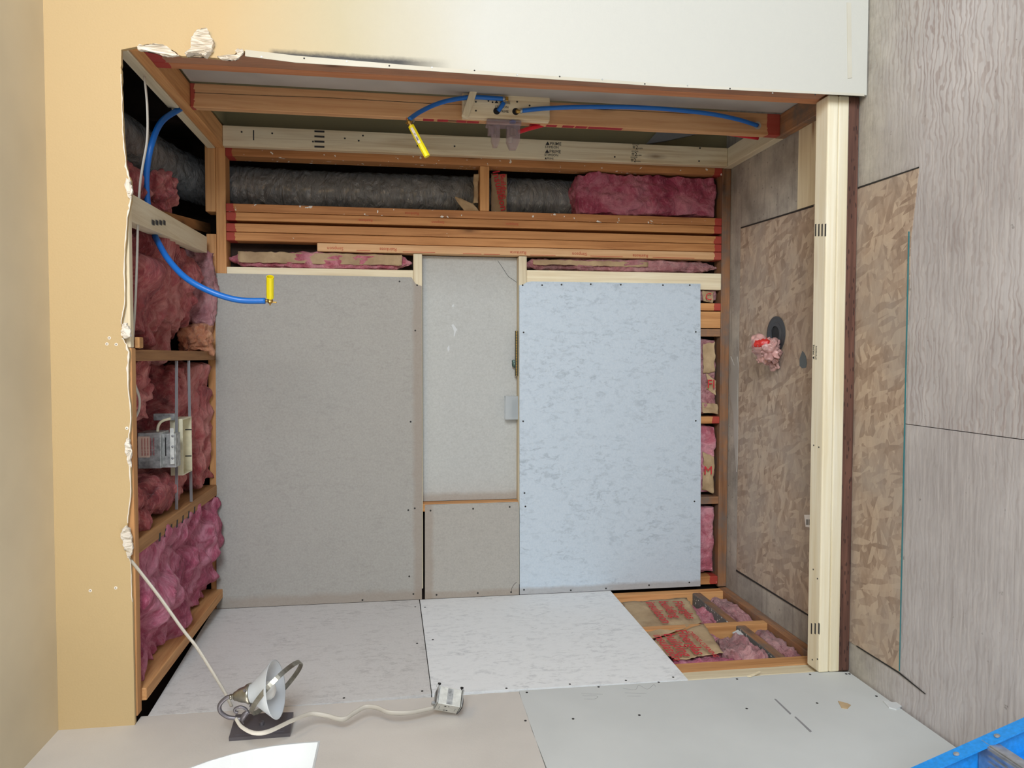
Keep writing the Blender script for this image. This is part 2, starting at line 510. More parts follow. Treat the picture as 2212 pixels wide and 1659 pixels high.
M['antique'] = plain('brushed_nickel_bronze', (158, 154, 142), 0.34, 0.85, 0.3, 25)
M['bronze'] = plain('dark_bronze', (112, 108, 112), 0.42, 0.6)
M['smoke'] = plain('smoky_plastic', (168, 152, 162), 0.10, 0, trans=0.0, alpha=0.44)
M['clear'] = plain('clear_plastic', (214, 220, 222), 0.1, 0, alpha=0.35)
M['romex'] = plain('white_cable_jacket', (190, 184, 172), 0.5)
M['redink'] = plain('red_ink', (196, 44, 54), 0.8)
M['orangeink'] = plain('orange_ink', (190, 86, 60), 0.8)
M['inkblack'] = plain('black_ink', (52, 50, 50), 0.8)
M['redtape'] = plain('red_tape', (170, 30, 48), 0.5)
M['abs'] = plain('grey_abs_plastic', (62, 64, 68), 0.5)
M['redbag'] = plain('red_printed_plastic', (206, 50, 44), 0.4)
M['bluefg'] = plain('blue_fiberglass', (30, 142, 226), 0.4, 0, 0.1, 120)
M['alu'] = plain('aluminium', (196, 200, 204), 0.35, 0.8, 0.15, 40)
M['bluepaint'] = plain('dried_blue_grey_paint', (98, 106, 110), 0.7)
M['teal'] = plain('blue_chalk', (58, 128, 136), 0.8)
M['bulb'] = plain('frosted_bulb', (238, 236, 230), 0.3)
M['green'] = plain('green_screws', (92, 116, 110), 0.45, 0.4)
M['slate'] = plain('grey_painted_board', (140, 140, 142), 0.7)


def duct_mat():
    m = MT('duct_jacket', 0.2)
    m.b.inputs['Specular IOR Level'].default_value = 1.0; m.b.inputs['Coat Weight'].default_value = 0.4; m.b.inputs['Coat Roughness'].default_value = 0.25
    X = m.noise((1, 1, 1), 8, 3); r = m.noise((14, 14, 34), 1, 5, 0.6, 1.0)
    m.col(m.ramp(X, [(0.3, hexc(112, 118, 122)), (0.7, hexc(142, 147, 150))]))
    m.b.inputs['Metallic'].default_value = 0.0
    m.bump(m.math('ADD', r, m.math('MULTIPLY', m.noise((7, 7, 16), 1, 3, 0.5, 2.0), 1.2)), 0.9, 0.02); return m.m


M['duct'] = duct_mat()


def glass_shade():
    m = MT('frosted_white_glass', 0.25); m.col(hexc(232, 236, 238))
    m.b.inputs['Subsurface Weight'].default_value = 0.0
    tl = m.n('ShaderNodeBsdfTranslucent'); tl.inputs[0].default_value = hexc(236, 240, 244)
    mx = m.n('ShaderNodeMixShader'); mx.inputs[0].default_value = 0.45
    out = m.nt.nodes['Material Output']
    m.l(m.b.outputs[0], mx.inputs[1]); m.l(tl.outputs[0], mx.inputs[2]); m.l(mx.outputs[0], out.inputs[0])
    return m.m


M['shade'] = glass_shade()
gm = MT('window_glass', 0.05); gm.b.inputs['Transmission Weight'].default_value = 1.0; gm.b.inputs['IOR'].default_value = 1.1
M['glass'] = gm.m
M['ground'] = plain('outdoor_pale_ground', (190, 192, 190), 0.9)

# ------------------------------------------------------------------ main dimensions (metres)
XL = -1.147      # face of the left wall
XR = 0.930       # inner face of the right stud wall
YB = 3.500       # front face of the back studs
YW = 2.414       # room face of the front wall
YS = 2.430       # front face of its studs
ZC = 2.665       # room ceiling
ZH = 2.445       # underside of the header
T = 0.0125       # board thickness


def lumber(name, label, x0, x1, y0, y1, z0, z1, mat, cat='stud', group=None, bev=0.003):
    return tag(mesh(name, box(x0, x1, y0, y1, z0, z1, bev), mat), label, cat, group)


def text(parent, s, org, d, up, size, mat, name='printed_lettering', off=0.0012, sx=1.0, bold=0.0):
    cu = bpy.data.curves.new('t', 'FONT'); cu.body = s; cu.size = size; cu.extrude = 0.0002; cu.offset = bold * size
    cu.align_x = 'LEFT'; cu.resolution_u = 2
    o = bpy.data.objects.new('t', cu); COL.objects.link(o)
    dg = bpy.context.evaluated_depsgraph_get(); me = bpy.data.meshes.new_from_object(o.evaluated_get(dg))
    bpy.data.objects.remove(o)
    d = V(d).normalized(); up = V(up); up = (up - d * up.dot(d)).normalized(); n = d.cross(up)
    for v in me.vertices:
        p = v.co.copy(); v.co = V(org) + d * p.x * sx + up * p.y + n * (p.z + off)
    bm = bmesh.new(); bm.from_mesh(me); bpy.data.meshes.remove(me)
    if not bm.verts: bm.free(); return None
    return mesh(name, bm, mat, parent, normals=False)


def screws(parent, pts, n, r=0.0042, mat=None, name='screw'):
    """dark screw heads: pts are points on the surface with normal n"""
    mat = mat or M['hole']; first = None
    for p in pts:
        if first is None:
            first = mesh(name, lathe(V(p) - V(n) * 0.002, n, [(0, r * 0.6), (0.002, r), (0.003, r), (0.0032, r * 0.4)], 12), mat, parent)
            base = V(p)
        else:
            o = first.copy(); COL.objects.link(o); o.parent = parent; o.location = first.location + (V(p) - base)


def fluff(name, x0, x1, y0, y1, z0, z1, mat, amp=0.03, cuts=22, fr=9.0, seed=0, parent=None, rnd=0.6, fine=0.35):
    """lumpy batt: a rounded box pushed about by folded noise"""
    bm = bmesh.new(); bmesh.ops.create_cube(bm, size=2.0)
    bmesh.ops.subdivide_edges(bm, edges=bm.edges, cuts=cuts, use_grid_fill=True)
    cx, cy, cz = (x0 + x1) / 2, (y0 + y1) / 2, (z0 + z1) / 2; hx, hy, hz = abs(x1 - x0) / 2, abs(y1 - y0) / 2, abs(z1 - z0) / 2
    mn = min(hx, hy, hz)
    for v in bm.verts:
        p = v.co.copy(); s = p.normalized()
        m_ = max(abs(p.x), abs(p.y), abs(p.z)); q = p.lerp(s * m_ * 1.12, rnd)
        wp = V((cx + q.x * hx, cy + q.y * hy, cz + q.z * hz))
        nn = wp * fr + V((seed * 7.1, seed * 3.3, seed * 1.7))
        dv = noise.turbulence_vector(nn, 3, False, noise_basis='PERLIN_ORIGINAL', amplitude_scale=0.55, frequency_scale=2.1)
        rid = abs(noise.noise(nn * 0.8 + V((dv.x, dv.y, dv.z)) * 0.8))
        nrm = V((q.x / hx, q.y / hy, q.z / hz)).normalized()
        k = (rid * 2.2 - 0.55)
        f2 = noise.fractal(nn * 3.0, 0.8, 2.2, 4)
        v.co = wp + nrm * amp * (k + fine * f2) + V((dv.x, dv.y, dv.z)) * amp * 0.6
    return mesh(name, bm, mat, parent, smooth=True)


def sheet(name, org, du, dv, nu, nv, amp, mat, parent=None, fr=12, seed=0, edge=0.0, thick=0.0008, fold=None):
    """crumpled paper: org corner, du/dv edge vectors"""
    du = V(du); dv = V(dv); n = du.cross(dv).normalized(); bm = bmesh.new(); G = []
    for i in range(nu + 1):
        row = []
        for j in range(nv + 1):
            s_, t_ = i / nu, j / nv
            p = V(org) + du * s_ + dv * t_
            w = noise.noise(p * fr + V((seed, seed * 2, 0))) + 0.5 * abs(noise.noise(p * fr * 2.3 + V((seed * 3, 0, seed))))
            p2 = p + n * amp * w
            if edge and (i in (0, nu) or j in (0, nv)):
                p2 += (du.normalized() * (1 if i == 0 else -1 if i == nu else 0) + dv.normalized() * (1 if j == 0 else -1 if j == nv else 0)) * edge * (0.5 + noise.noise(p * 40))
            if fold: p2 += fold(s_, t_)
            row.append(p2)
        G.append(row)
    A = [[bm.verts.new(p) for p in r] for r in G]; B_ = [[bm.verts.new(p - n * thick) for p in r] for r in G]
    for i in range(nu):
        for j in range(nv):
            bm.faces.new((A[i][j], A[i + 1][j], A[i + 1][j + 1], A[i][j + 1]))
            bm.faces.new((B_[i][j], B_[i][j + 1], B_[i + 1][j + 1], B_[i + 1][j]))
    for i in range(nu):
        bm.faces.new((A[i][0], B_[i][0], B_[i + 1][0], A[i + 1][0])); bm.faces.new((A[i][nv], A[i + 1][nv], B_[i + 1][nv], B_[i][nv]))
    for j in range(nv):
        bm.faces.new((A[0][j], A[0][j + 1], B_[0][j + 1], B_[0][j])); bm.faces.new((A[nu][j], B_[nu][j], B_[nu][j + 1], A[nu][j + 1]))
    return mesh(name, bm, mat, parent, smooth=True)


def jag(p, q, n, amp, seed=0):
    """points from p to q (q excluded) with a ragged sideways wobble in the y-plane"""
    p, q = V(p), V(q); d = (q - p); s = V((-d.z, 0, d.x)).normalized(); out = [p]
    for i in range(1, n):
        t = i / n; out.append(p + d * t + s * amp * (noise.noise(V((t * n * 0.37 + seed, seed, 0))) + 0.7 * noise.noise(V((t * n * 1.1, seed * 5, 1)))))
    return out


# ================================================================== SETTING
# floor slab, with the joint to the other sheet shown by a groove between two slabs
fl = bmesh.new()
xs = at(1950, 915, 2, 0).x
add_box(fl, xs + 0.0012, 2.6, -3.0, 2.47, -0.02, 0.0)
add_box(fl, XL - 0.12, xs - 0.0012, -3.0, 2.47, -0.02, 0.0, mi=1)
floor = struct(mesh('floor', fl, [M['ply'], M['ply_b']]), 'weathered plywood subfloor of the room', 'floor')
fl = bmesh.new(); add_box(fl, XL - 0.12, 2.6, 2.47, 5.4, -0.02, 0.0)
struct(mesh('floor', fl, M['ply2']), 'grey plywood subfloor of the alcove', 'floor')
struct(mesh('floor', box(XL - 0.2, 2.6, -3.0, 5.5, -0.08, -0.021), M['dark']))

# front wall: L-shaped drywall, header over the alcove and the full-height part on the right
hl = at(290, 1550, 1, YW); hdr = [(XL + 0.0, ZH)]
def ragged(px, k=5, amp=2.2, seed=1):
    out = []
    for i in range(len(px) - 1):
        (u0, v0), (u1, v1) = px[i], px[i + 1]
        for j in range(k):
            t = j / k; w = 0 if j == 0 else 1
            out.append((u0 + (u1 - u0) * t + w * amp * noise.noise(V((i * 3.1 + j * 1.7, seed, 0))) * 1.6, v0 + (v1 - v0) * t + w * amp * noise.noise(V((seed, i * 2.3 + j * 1.3, 4)))))
    out.append(px[-1])
    return out


P = []
P += [V((XL, YW, ZC)), V((XL, YW, ZH))]
edge_px = [(286, 1300), (282, 1215), (278, 1195), (268, 1175), (276, 1130), (283, 1060), (278, 960), (283, 900), (277, 830), (279, 760), (266, 730), (262, 700), (270, 650), (269, 560), (275, 470), (284, 430), (283, 395), (273, 360), (267, 300), (264, 240), (262, 160), (262, 118)]
edge_px = ragged(edge_px, 6, 2.4); right_px0 = None
for u, v in edge_px: P.append(at(u, v, 1, YW))
right_px = [(262, 107), (300, 100), (318, 95), (345, 98), (372, 108), (392, 121), (408, 122), (430, 116), (452, 124), (475, 126), (500, 124), (512, 112), (530, 110)]
for u, v in ragged(right_px, 4, 2.0, 5): P.append(at(u, v, 1, YW))
P.append(at(640, 121, 1, YW)); P.append(at(900, 143, 1, YW)); P.append(at(1180, 164, 1, YW)); P.append(at(1500, 186, 1, YW)); P.append(V((at(1866, 205, 1, YW).x, YW, 0.006)))
P += [V((2.4, YW, 0.006)), V((2.4, YW, ZC))]
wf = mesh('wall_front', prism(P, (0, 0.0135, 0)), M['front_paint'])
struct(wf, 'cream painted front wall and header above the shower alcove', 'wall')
for u, v in ((236, 730), (231, 743), (251, 744), (195, 1276), (250, 1270), (274, 925)):
    p = at(u, v, 1, YW); mesh('dent', lathe(p + V((0, -0.0001, 0)), (0, -1, 0), [(0, 0.005), (0.0006, 0.0035)], 9), M['plaster'], wf)
    mesh('nail_hole', lathe(p + V((0, -0.0007, 0)), (0, -1, 0), [(0, 0.0016), (0.0003, 0.0016)], 9), M['hole'], wf)
for k in range(14):
    u = 565 + k * 92; v = 108 + (u - 530) * 0.0711 + 9
    p = at(u, v + (3 if k % 3 == 0 else 0), 1, YW - 0.003); mesh('trim_nail', lathe(p, (0, -1, 0), [(0, 0.0028), (0.0008, 0.0022)], 9), M['hole'] if k % 2 else M['galv'], wf)
# metal corner trim and taped strip along the opening
bead = [(530, 108), (640, 121), (900, 143), (1180, 164), (1440, 182), (1866, 203)]
bead2 = [(1866, 208), (1440, 188), (1180, 171), (900, 152), (640, 136), (530, 122)]
bp_ = [at(u, v, 1, YW) for u, v in bead] + [at(u, v, 1, YW) for u, v in bead2]
o = mesh('trim_1', prism(bp_, (0, -0.003, 0)), M['compound']); struct(o, 'white joint compound strip along the opening edge', 'trim')
tr2 = [at(u, v, 1, YW) for u, v in [(1829, 6), (1838, 6), (1840, 168), (1831, 170)]]
struct(mesh('trim_2', prism(tr2, (0, -0.002, 0)), M['compound']), 'thin white vertical bead of compound low on the front wall', 'trim')
# ragged plaster left along the torn edge
def scrap(name, px, label, y=YW, th=0.008, mat='plaster'):
    pts = [at(u, v, 1, y) for u, v in ragged(px + [px[0]], 4, 3.4, len(px))[:-1]]
    bm = prism(pts, (0, -th, 0))
    r = bmesh.ops.triangulate(bm, faces=bm.faces); bmesh.ops.subdivide_edges(bm, edges=bm.edges, cuts=3)
    for v in bm.verts: v.co += V((0, 1, 0)) * 0.011 * noise.fractal(v.co * 70, 0.8, 2.1, 4) * (1 if v.co.y < y - 0.001 else 0)
    return tag(mesh(name, bm, M[mat]), label, 'plaster', 'broken plaster around the alcove opening')
scrap('plaster_scrap', [(298, 100), (322, 98), (345, 97), (366, 105), (380, 116), (388, 122), (362, 124), (340, 117), (320, 112), (300, 110)], "long ridge of broken white plaster at the photo's upper left corner of the opening")
scrap('plaster_scrap', [(415, 95), (422, 78), (428, 69), (440, 67), (452, 69), (458, 82), (463, 95), (462, 112), (452, 122), (448, 128), (436, 121), (420, 118), (405, 124), (402, 120), (416, 112)], "tall lump of torn white plaster standing out from the cream wall near the opening corner", th=0.02)
scrap('plaster_scrap', [(470, 124), (492, 126), (512, 118), (514, 108), (524, 108), (526, 116), (516, 128), (500, 132), (480, 130)], 'small curl of plaster beside the end of the compound strip')
scrap('plaster_scrap', [(264, 1150), (272, 1135), (282, 1142), (286, 1165), (287, 1190), (282, 1206), (274, 1190), (268, 1175)], "jagged plaster lump on the header edge where the cream cable comes out")
scrap('plaster_scrap', [(266, 700), (276, 698), (283, 712), (284, 728), (272, 732), (264, 722)], 'plaster crumb at the header edge beside the small wood block')
scrap('plaster_scrap', [(274, 385), (284, 392), (288, 412), (284, 432), (277, 425), (272, 402)], 'white plaster chip on the header edge by the pale brace')
scrap('plaster_scrap', [(272, 945), (282, 950), (286, 975), (284, 1010), (277, 1000), (272, 975)], 'thin plaster flake on header edge beside the light housing')

# torn white gypsum showing along the header edge
def torn(name, px, wd, seed):
    q = ragged(px, 6, 2.4, 1); out = []
    for i, (u, v) in enumerate(q): out.append((u + 0.5, v))
    for i, (u, v) in reversed(list(enumerate(q))): out.append((u - wd * (0.15 + 1.0 * abs(noise.noise(V((i * 0.43, seed, 2))))), v))
    pts = [at(u, v, 1, YW) for u, v in out]
    return struct(mesh(name, prism(pts, (0, -0.0008, 0)), M['plaster']), 'torn white gypsum along the header edge', 'trim')
torn('trim_3', [(286, 1300), (282, 1215), (278, 1195)], 3, 3)
torn('trim_4', [(276, 1130), (283, 1060), (278, 960), (283, 900), (277, 830), (279, 760), (266, 730)], 6, 4)
torn('trim_5', [(262, 700), (270, 650), (269, 560), (275, 470), (284, 430)], 5, 5)
torn('trim_6', [(283, 395), (273, 360), (267, 300), (264, 240), (262, 160)], 5, 6)

# ceiling
struct(mesh('ceiling', box(XL - 0.1, 2.4, -3.0, YW, ZC, ZC + 0.03), M['ceiling']), 'beige painted room ceiling', 'ceiling')

# left wall with the arched window opening
WY, WZ, WR, WS = 1.762, 1.93, 0.467, 1.864
arch = [(WY + WR * math.cos(t * PI / 24), WZ + WR * math.sin(t * PI / 24)) for t in range(25)]
xg = at(1120, 1492, 0, XL); xg2 = at(1180, 1659, 0, XL)
dzdy = (xg2.z - xg.z) / (xg2.y - xg.y)
zl = lambda y: xg.z + (y - xg.y) * dzdy
jy0 = 2.4775
left_top = [(YW, ZC), (-3.0, ZC), (-3.0, zl(-3.0) if False else 1.226), (WY - WR, 1.226)]
bm = bmesh.new()
def wpoly(pts, mi=0):
    prism([V((XL, y, z)) for y, z in pts], (-0.12, 0, 0), bm, mi)
ye = [2.474, 2.472, 2.476, 2.470, 2.474, 2.469, 2.472, 2.468, 2.470]
wpoly([(-3.0, ZC), (YW, ZC), (YW, WZ), (arch[0][0], WZ)] + arch[1:13] + [(WY, ZC - 0.0)][:0] + [(WY, ZC)][:0] + [(-3.0, arch[12][1])])
wpoly([(-3.0, arch[12][1] ), (arch[12][0], arch[12][1])] + arch[13:] + [(-3.0, WZ)])
wpoly([(-3.0, WZ), (WY - WR, WZ), (WY - WR, WS), (-3.0, WS)])
wpoly([(WY + WR, WZ), (YW + 0.0, WZ), (YW + 0.0, WS), (WY + WR, WS)])
wpoly([(-3.0, WS), (YW, WS), (YW, 1.226), (-3.0, 1.226)])
# strip that runs past the header, its torn edge against the cement board
et = [(2.470 + 0.004 * noise.noise(V((i * 0.9, 3, 0))), ZH - i * (ZH - 1.226) / 60) for i in range(61)]
wpoly([(YW + 0.0, ZH - 0.0005)] + et[0:] + [(YW, 1.226)])
wl = struct(mesh('wall_left', bm, M['cream']), "cream side wall along the photo's bottom edge with an arched window", 'wall')
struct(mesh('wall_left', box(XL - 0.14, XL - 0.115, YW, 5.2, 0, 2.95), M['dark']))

# window: white reveal ring, frame and pane
win = bpy.data.objects.new('window_1', None); COL.objects.link(win); win.location = (XL - 0.1, WY, WS)
win['kind'] = 'structure'; win['label'] = 'arched window in the left wall'; win['category'] = 'window'
ring = [(WY + WR, WS)] + arch + [(WY - WR, WS)]
def ring_mesh(x0, x1, r_in):
    bm = bmesh.new(); n = len(ring); A = []; Bq = []
    inn = []
    for (y, z) in ring:
        inn.append((WY + (y - WY) * (1 - r_in / WR), WS + r_in + (z - WS) * (1 - 2 * r_in / (arch[12][1] - WS)) if r_in > 0.004 else z))
    q = [[bm.verts.new((x, y, z)) for (y, z) in L] for x in (x0, x1) for L in (ring, inn)]
    for k in range(n):
        k2 = (k + 1) % n
        bm.faces.new((q[0][k], q[0][k2], q[1][k2], q[1][k])); bm.faces.new((q[2][k], q[3][k], q[3][k2], q[2][k2]))
        bm.faces.new((q[0][k], q[2][k], q[2][k2], q[0][k2])); bm.faces.new((q[1][k], q[1][k2], q[3][k2], q[3][k]))
    return bm
mesh('window_reveal', ring_mesh(XL - 0.118, XL + 0.0015, 0.006), M['white'], win)
mesh('window_frame', ring_mesh(XL - 0.16, XL - 0.119, 0.035), M['white'], win)
mesh('window_pane', prism([V((XL - 0.142, WY + (y - WY) * 0.92, WS + 0.03 + (z - WS) * 0.9)) for y, z in ring], (-0.004, 0, 0)), M['glass'], win)

struct(mesh('wall_light_stop', box(1.0625, 1.074, YB + 0.085, YB + 0.38, 0, 2.948), M['dark']))  # this panel and the next two added to stop sky light leaking into the cavity
struct(mesh('wall_light_stop', box(1.30, 1.32, YS + 0.1, 3.6, 2.412, 2.948), M['dark']))
struct(mesh('wall_light_stop', box(1.0615, 1.2995, YB + 0.10, YB + 0.12, 2.412, 2.948), M['dark']))
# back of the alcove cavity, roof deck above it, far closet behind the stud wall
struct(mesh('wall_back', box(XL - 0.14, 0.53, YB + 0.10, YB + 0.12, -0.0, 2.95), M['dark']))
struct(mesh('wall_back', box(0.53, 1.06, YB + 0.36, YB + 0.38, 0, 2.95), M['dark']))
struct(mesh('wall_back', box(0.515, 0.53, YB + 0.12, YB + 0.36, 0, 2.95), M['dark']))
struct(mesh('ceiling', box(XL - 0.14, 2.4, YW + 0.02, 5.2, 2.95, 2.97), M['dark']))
struct(mesh('wall_right', box(XR + 0.091, XR + 0.103, YS, 2.935, 0.0, 2.39), M['dry_back']), 'grey paper back of the far drywall', 'wall')
struct(mesh('wall_closet', box(1.03, 2.6, 3.56, 3.58, 0, 2.40), M['olive']), 'olive painted wall of the dark closet behind the studs', 'wall')
struct(mesh('ceiling', box(1.035, 2.6, YS, 3.56, 2.40, 2.41), M['olive']))
pts = [at(1396, 311, 1, 3.54), at(1423, 281, 1, 3.54), at(1530, 284, 1, 3.54), at(1490, 293, 1, 3.54), at(1440, 304, 1, 3.54)]
tag(mesh('leaning_board', prism(pts, (0, 0.016, 0)), M['slate']), 'grey board leaning in the dark closet behind the stud wall', 'board')

# ================================================================== LUMBER
G1 = 'studs of the back wall'
zt0 = 2.395; zb = 0.047
def bstud(v0, v1, label, mat, z0=zb, z1=zt0, u=1000, depth=0.089):
    x1 = at(u, v0, 1, YB).x; x0 = at(u, v1, 1, YB).x
    cx = (x0 + x1) / 2
    return lumber('wall_stud', label, cx - 0.0188, cx + 0.0188, YB, YB + depth, z0, z1, mat, 'stud', G1)
mid = lambda a_, b_: (a_ + b_) / 2
s1x = 0.915
st_s1 = lumber('wall_stud', "orange stud with white plaster splatters, between the pale stamped stud and the duct", 0.898, 0.9355, YB, YB + 0.089, zb, zt0, M['fir_red2'], 'stud', G1)
s2 = lumber('wall_stud', "orange stud flecked with plaster, running along the duct's far side from the stamped stud", 0.6505, 0.6870, YB, YB + 0.089, zb, zt0, M['fir_red2'], 'stud', G1)
s3 = lumber('wall_stud', "orange stud with faint red printing, between the duct's plaster-flecked stud and the dark gap", 0.6115, 0.6485, YB, YB + 0.089, zb, zt0, M['fir_red'], 'stud', G1)
s4 = lumber('wall_stud', "orange stud directly below the dark gap in the photo, touching its twin", 0.5610, 0.5985, YB, YB + 0.089, zb, zt0, M['fir_red'], 'stud', G1)
s5 = lumber('wall_stud', "second orange stud below the dark gap in the photo, touching the shorter printed one", 0.5215, 0.5590, YB, YB + 0.089, zb, zt0, M['fir_red'], 'stud', G1)
zr = at(685, 540, 1, YB).z
s6 = lumber('wall_stud', "shorter pale-orange stud with clear red printed lettering, nearest the cement boards", 0.4820, 0.5195, YB, YB + 0.089, zb, zr, M['fir_raw'], 'stud', G1)
# fire block in the duct bay
zz = at(1047, 410, 1, YB).z
lumber('fire_block', "short orange block standing across the duct bay between the paper scraps", 0.6875, 0.8975, YB, YB + 0.085, zz - 0.022, zz + 0.022, M['fir_x'], 'block')
# plates
lumber('top_plate', "inner orange plate all studs butt against, at the photo's left end of the studs", XL - 0.1, 1.02, YB, YB + 0.089, zt0 + 0.0005, 2.4375, M['fir_x'], 'plate', 'top plates of the back wall')
xa = at(456, 457, 1, YB).x; xb = at(456, 505, 1, YB).x
lumber('top_plate', "outer orange plate piece in front of the duct bend, photo-upper side of the notch", xa, 1.02, YB - 0.003, YB + 0.086, 2.438, 2.482, M['fir_x'], 'plate', 'top plates of the back wall')
lumber('top_plate', "outer orange plate piece by the dusty insulation, photo's lower side of the notch", XL - 0.1, xb, YB - 0.003, YB + 0.086, 2.438, 2.480, M['fir_x'], 'plate', 'top plates of the back wall')
lumber('bottom_plate', "grimy old plate along the foot of the back wall beside the floor", XL - 0.01, 0.94, YB, YB + 0.089, 0.0008, zb - 0.0005, M['old_x'], 'plate')
# niche framing
zA = at(893, 600, 1, YB).z; zsk = at(912, 600, 1, YB).z; zN1 = at(1121, 600, 1, YB).z; zN2 = at(1138, 600, 1, YB).z
xn = 0.4805
lumber('pale_niche_stud', "thin pale stud edge along the top of the large dull grey board", at(700, 598, 1, YB).x - 0.03, at(700, 580, 1, YB).x, YB, YB + 0.089, zA + 0.0005, zt0, M['pine_z'], 'stud', 'pale studs beside the niche')
lumber('pale_niche_stud', "broad pale stud along the top of the large bluish board", at(1400, 624, 1, YB).x, at(1400, 588, 1, YB).x, YB, YB + 0.089, zb, zN2 - 0.0005, M['pine_z'], 'stud', 'pale studs beside the niche')
lumber('niche_header', "pale board end on the dull grey board side of the niche", -1.10, 0.4795, YB, YB + 0.074, zsk, zA, M['pine_x'], 'board')
lumber('niche_sill', "pale board end with a brass screw, on the bluish board side of the niche", -1.10, 0.4795, YB, YB + 0.074, zN2, zN1, M['pine_x'], 'board')
zc_t = at(1085, 1000, 1, YB).z
xc = at(1085, 1100, 1, YB)
# block between recessed niche board and flush board (brown strip)
xq = at(1000, 1087, 1, YB).x
lumber('niche_divider', "thin brown strip closing the niche beside the small squarish board", xq - 0.036, xq + 0.002, YB, YB + 0.060, zN1 + 0.0005, zsk - 0.0005, M['fir_z'], 'stud')
# exterior studs behind the lower cement board seen in the right hand strip
for v0, v1, lab, mt in ((655, 671, "short orange stud end with red tip just below the paper scrap with a letter", 'fir_red'), (673, 709, 'wide orange stud end below the red-tipped one', 'fir_z'), (711, 727, 'weathered stud end with white crust', 'old_z'),
                        (900, 915, 'dark orange stud foot with a red end, between insulation bays', 'fir_red'), (1073, 1089, 'brown stud foot with insulation on both sides', 'old_z'), (1245, 1262, "pale orange stud foot nearest the printed-paper bay, at the lowest end of the strip", 'fir_red')):
    x1 = at(1540, v0, 1, YB).x; x0 = at(1540, v1, 1, YB).x
    lumber('wall_stud', lab, x0, x1, YB, YB + 0.075, zb, 1.0, M[mt], 'stud', 'stud feet below the lower cement board')

# right partition
G2 = 'studs of the right partition'
sf1 = lumber('wall_stud', "brown front stud of the partition beside the white compound strip", XR - 0.0, XR + 0.089, YS, 2.520, 0.125, zt0, M['brown_z'], 'stud', G2)
sf2 = lumber('wall_stud', 'lighter orange stud against the brown front stud', XR - 0.0, XR + 0.089, 2.521, 2.568, 0.043, zt0, M['fir_front'], 'stud', G2)
yst2 = 2.945
sp2 = lumber('wall_stud', 'orange knotty partition stud carrying the pale valve block', XR, XR + 0.089, yst2, yst2 + 0.038, 0.043, zt0, M['fir_stud2'], 'stud', G2)
yst3 = 3.452
sp3 = lumber('wall_stud', 'pale stamped partition stud with screw heads', XR - 0.001, XR + 0.088, yst3, yst3 + 0.038, 0.043, zt0, M['stamp_pine'], 'stud', G2)
lumber('top_plate', "orange diagonal plate above the cavity, beside the pale diagonal pieces", XR, XR + 0.089, YS, 3.497, zt0 + 0.0005, 2.436, M['fir_y'], 'plate', 'top plates of the partition')
lumber('top_plate', "pale diagonal plate piece starting at the corner of the header", XR - 0.004, XR + 0.085, YS, 2.955, 2.4365, 2.476, M['pine_y'], 'plate', 'top plates of the partition')
lumber('top_plate', "pale diagonal plate piece ending at the back wall, above the duct bend", XR - 0.004, XR + 0.085, 2.975, 3.494, 2.4365, 2.470, M['pine_y'], 'plate', 'top plates of the partition')
lumber('bottom_plate', 'worn reddish sill plate at the front of the partition', XR, XR + 0.089, 2.57, 2.99, 0.0008, 0.042, M['old_y'], 'plate', 'bottom plates of the partition')
lumber('bottom_plate', 'pale sill plate under the stamped partition stud', XR, XR + 0.089, 2.992, 3.499, 0.0008, 0.042, M['pine_y'], 'plate', 'bottom plates of the partition')
# curb
cu0 = 2.457
lumber('curb_board', "dark brown treated board with incised slits, floor-side board of the curb", XL + 0.001, 0.926, cu0 + 0.003, cu0 + 0.083, 0.003, 0.0435, M['treated'], 'lumber', 'stacked boards of the shower curb')
lumber('curb_board', 'pale middle board of the stacked shower curb', XL + 0.001, 0.9265, cu0 - 0.001, cu0 + 0.080, 0.044, 0.084, M['curb_top'], 'lumber', 'stacked boards of the shower curb', 0.005)
cb3 = lumber('curb_board', "pale curb board with stamped black marks, facing the drain", XL + 0.001, 0.9265, cu0, cu0 + 0.080, 0.0845, 0.1245, M['curb_top'], 'lumber', 'stacked boards of the shower curb', 0.005)
# header bottom timber
xh1 = at(285, 752, 1, YS).x; xh2 = at(285, 425, 1, YS).x
lumber('header_beam', 'brown beam edge behind the torn header drywall, light housing side', XL + 0.02, xh1, YS, YS + 0.038, ZH - 0.004, 2.55, M['fir_x'], 'beam', 'beams in the header')
lumber('header_beam', 'pale strip of beam under the torn drywall by the white cable', xh1 + 0.001, xh2, YS, YS + 0.030, ZH - 0.002, 2.55, M['pine_x'], 'beam', 'beams in the header')
# joists above the alcove (run from header to back wall)
G3 = 'joists above the alcove'
zj = 2.447
j1x = 0.0
lumber('ceiling_joist', 'orange-brown joist between the big insulation clump and the light housing', at(370, 779, 2, zj).x, at(370, 757, 2, zj).x, YS + 0.04, YB - 0.004, zj, 2.60, M['joist'], 'joist', G3)
j2 = lumber('ceiling_joist', "joist stamped with dark marks, slanting below the light housing in the photo", at(370, 1142, 2, zj).x - 0.004, at(370, 1118, 2, zj).x + 0.004, YS + 0.04, YB - 0.004, zj, 2.60, M['joist'], 'joist', G3)
j3x = at(380, 1428, 2, zj - 0.02).x
lumber('ceiling_joist', "orange slanting board beside the bright side cement board and the deep pink insulation", j3x, j3x + 0.040, YS + 0.04, YB - 0.004, zj - 0.02, 2.56, M['fir_y'], 'joist', G3)
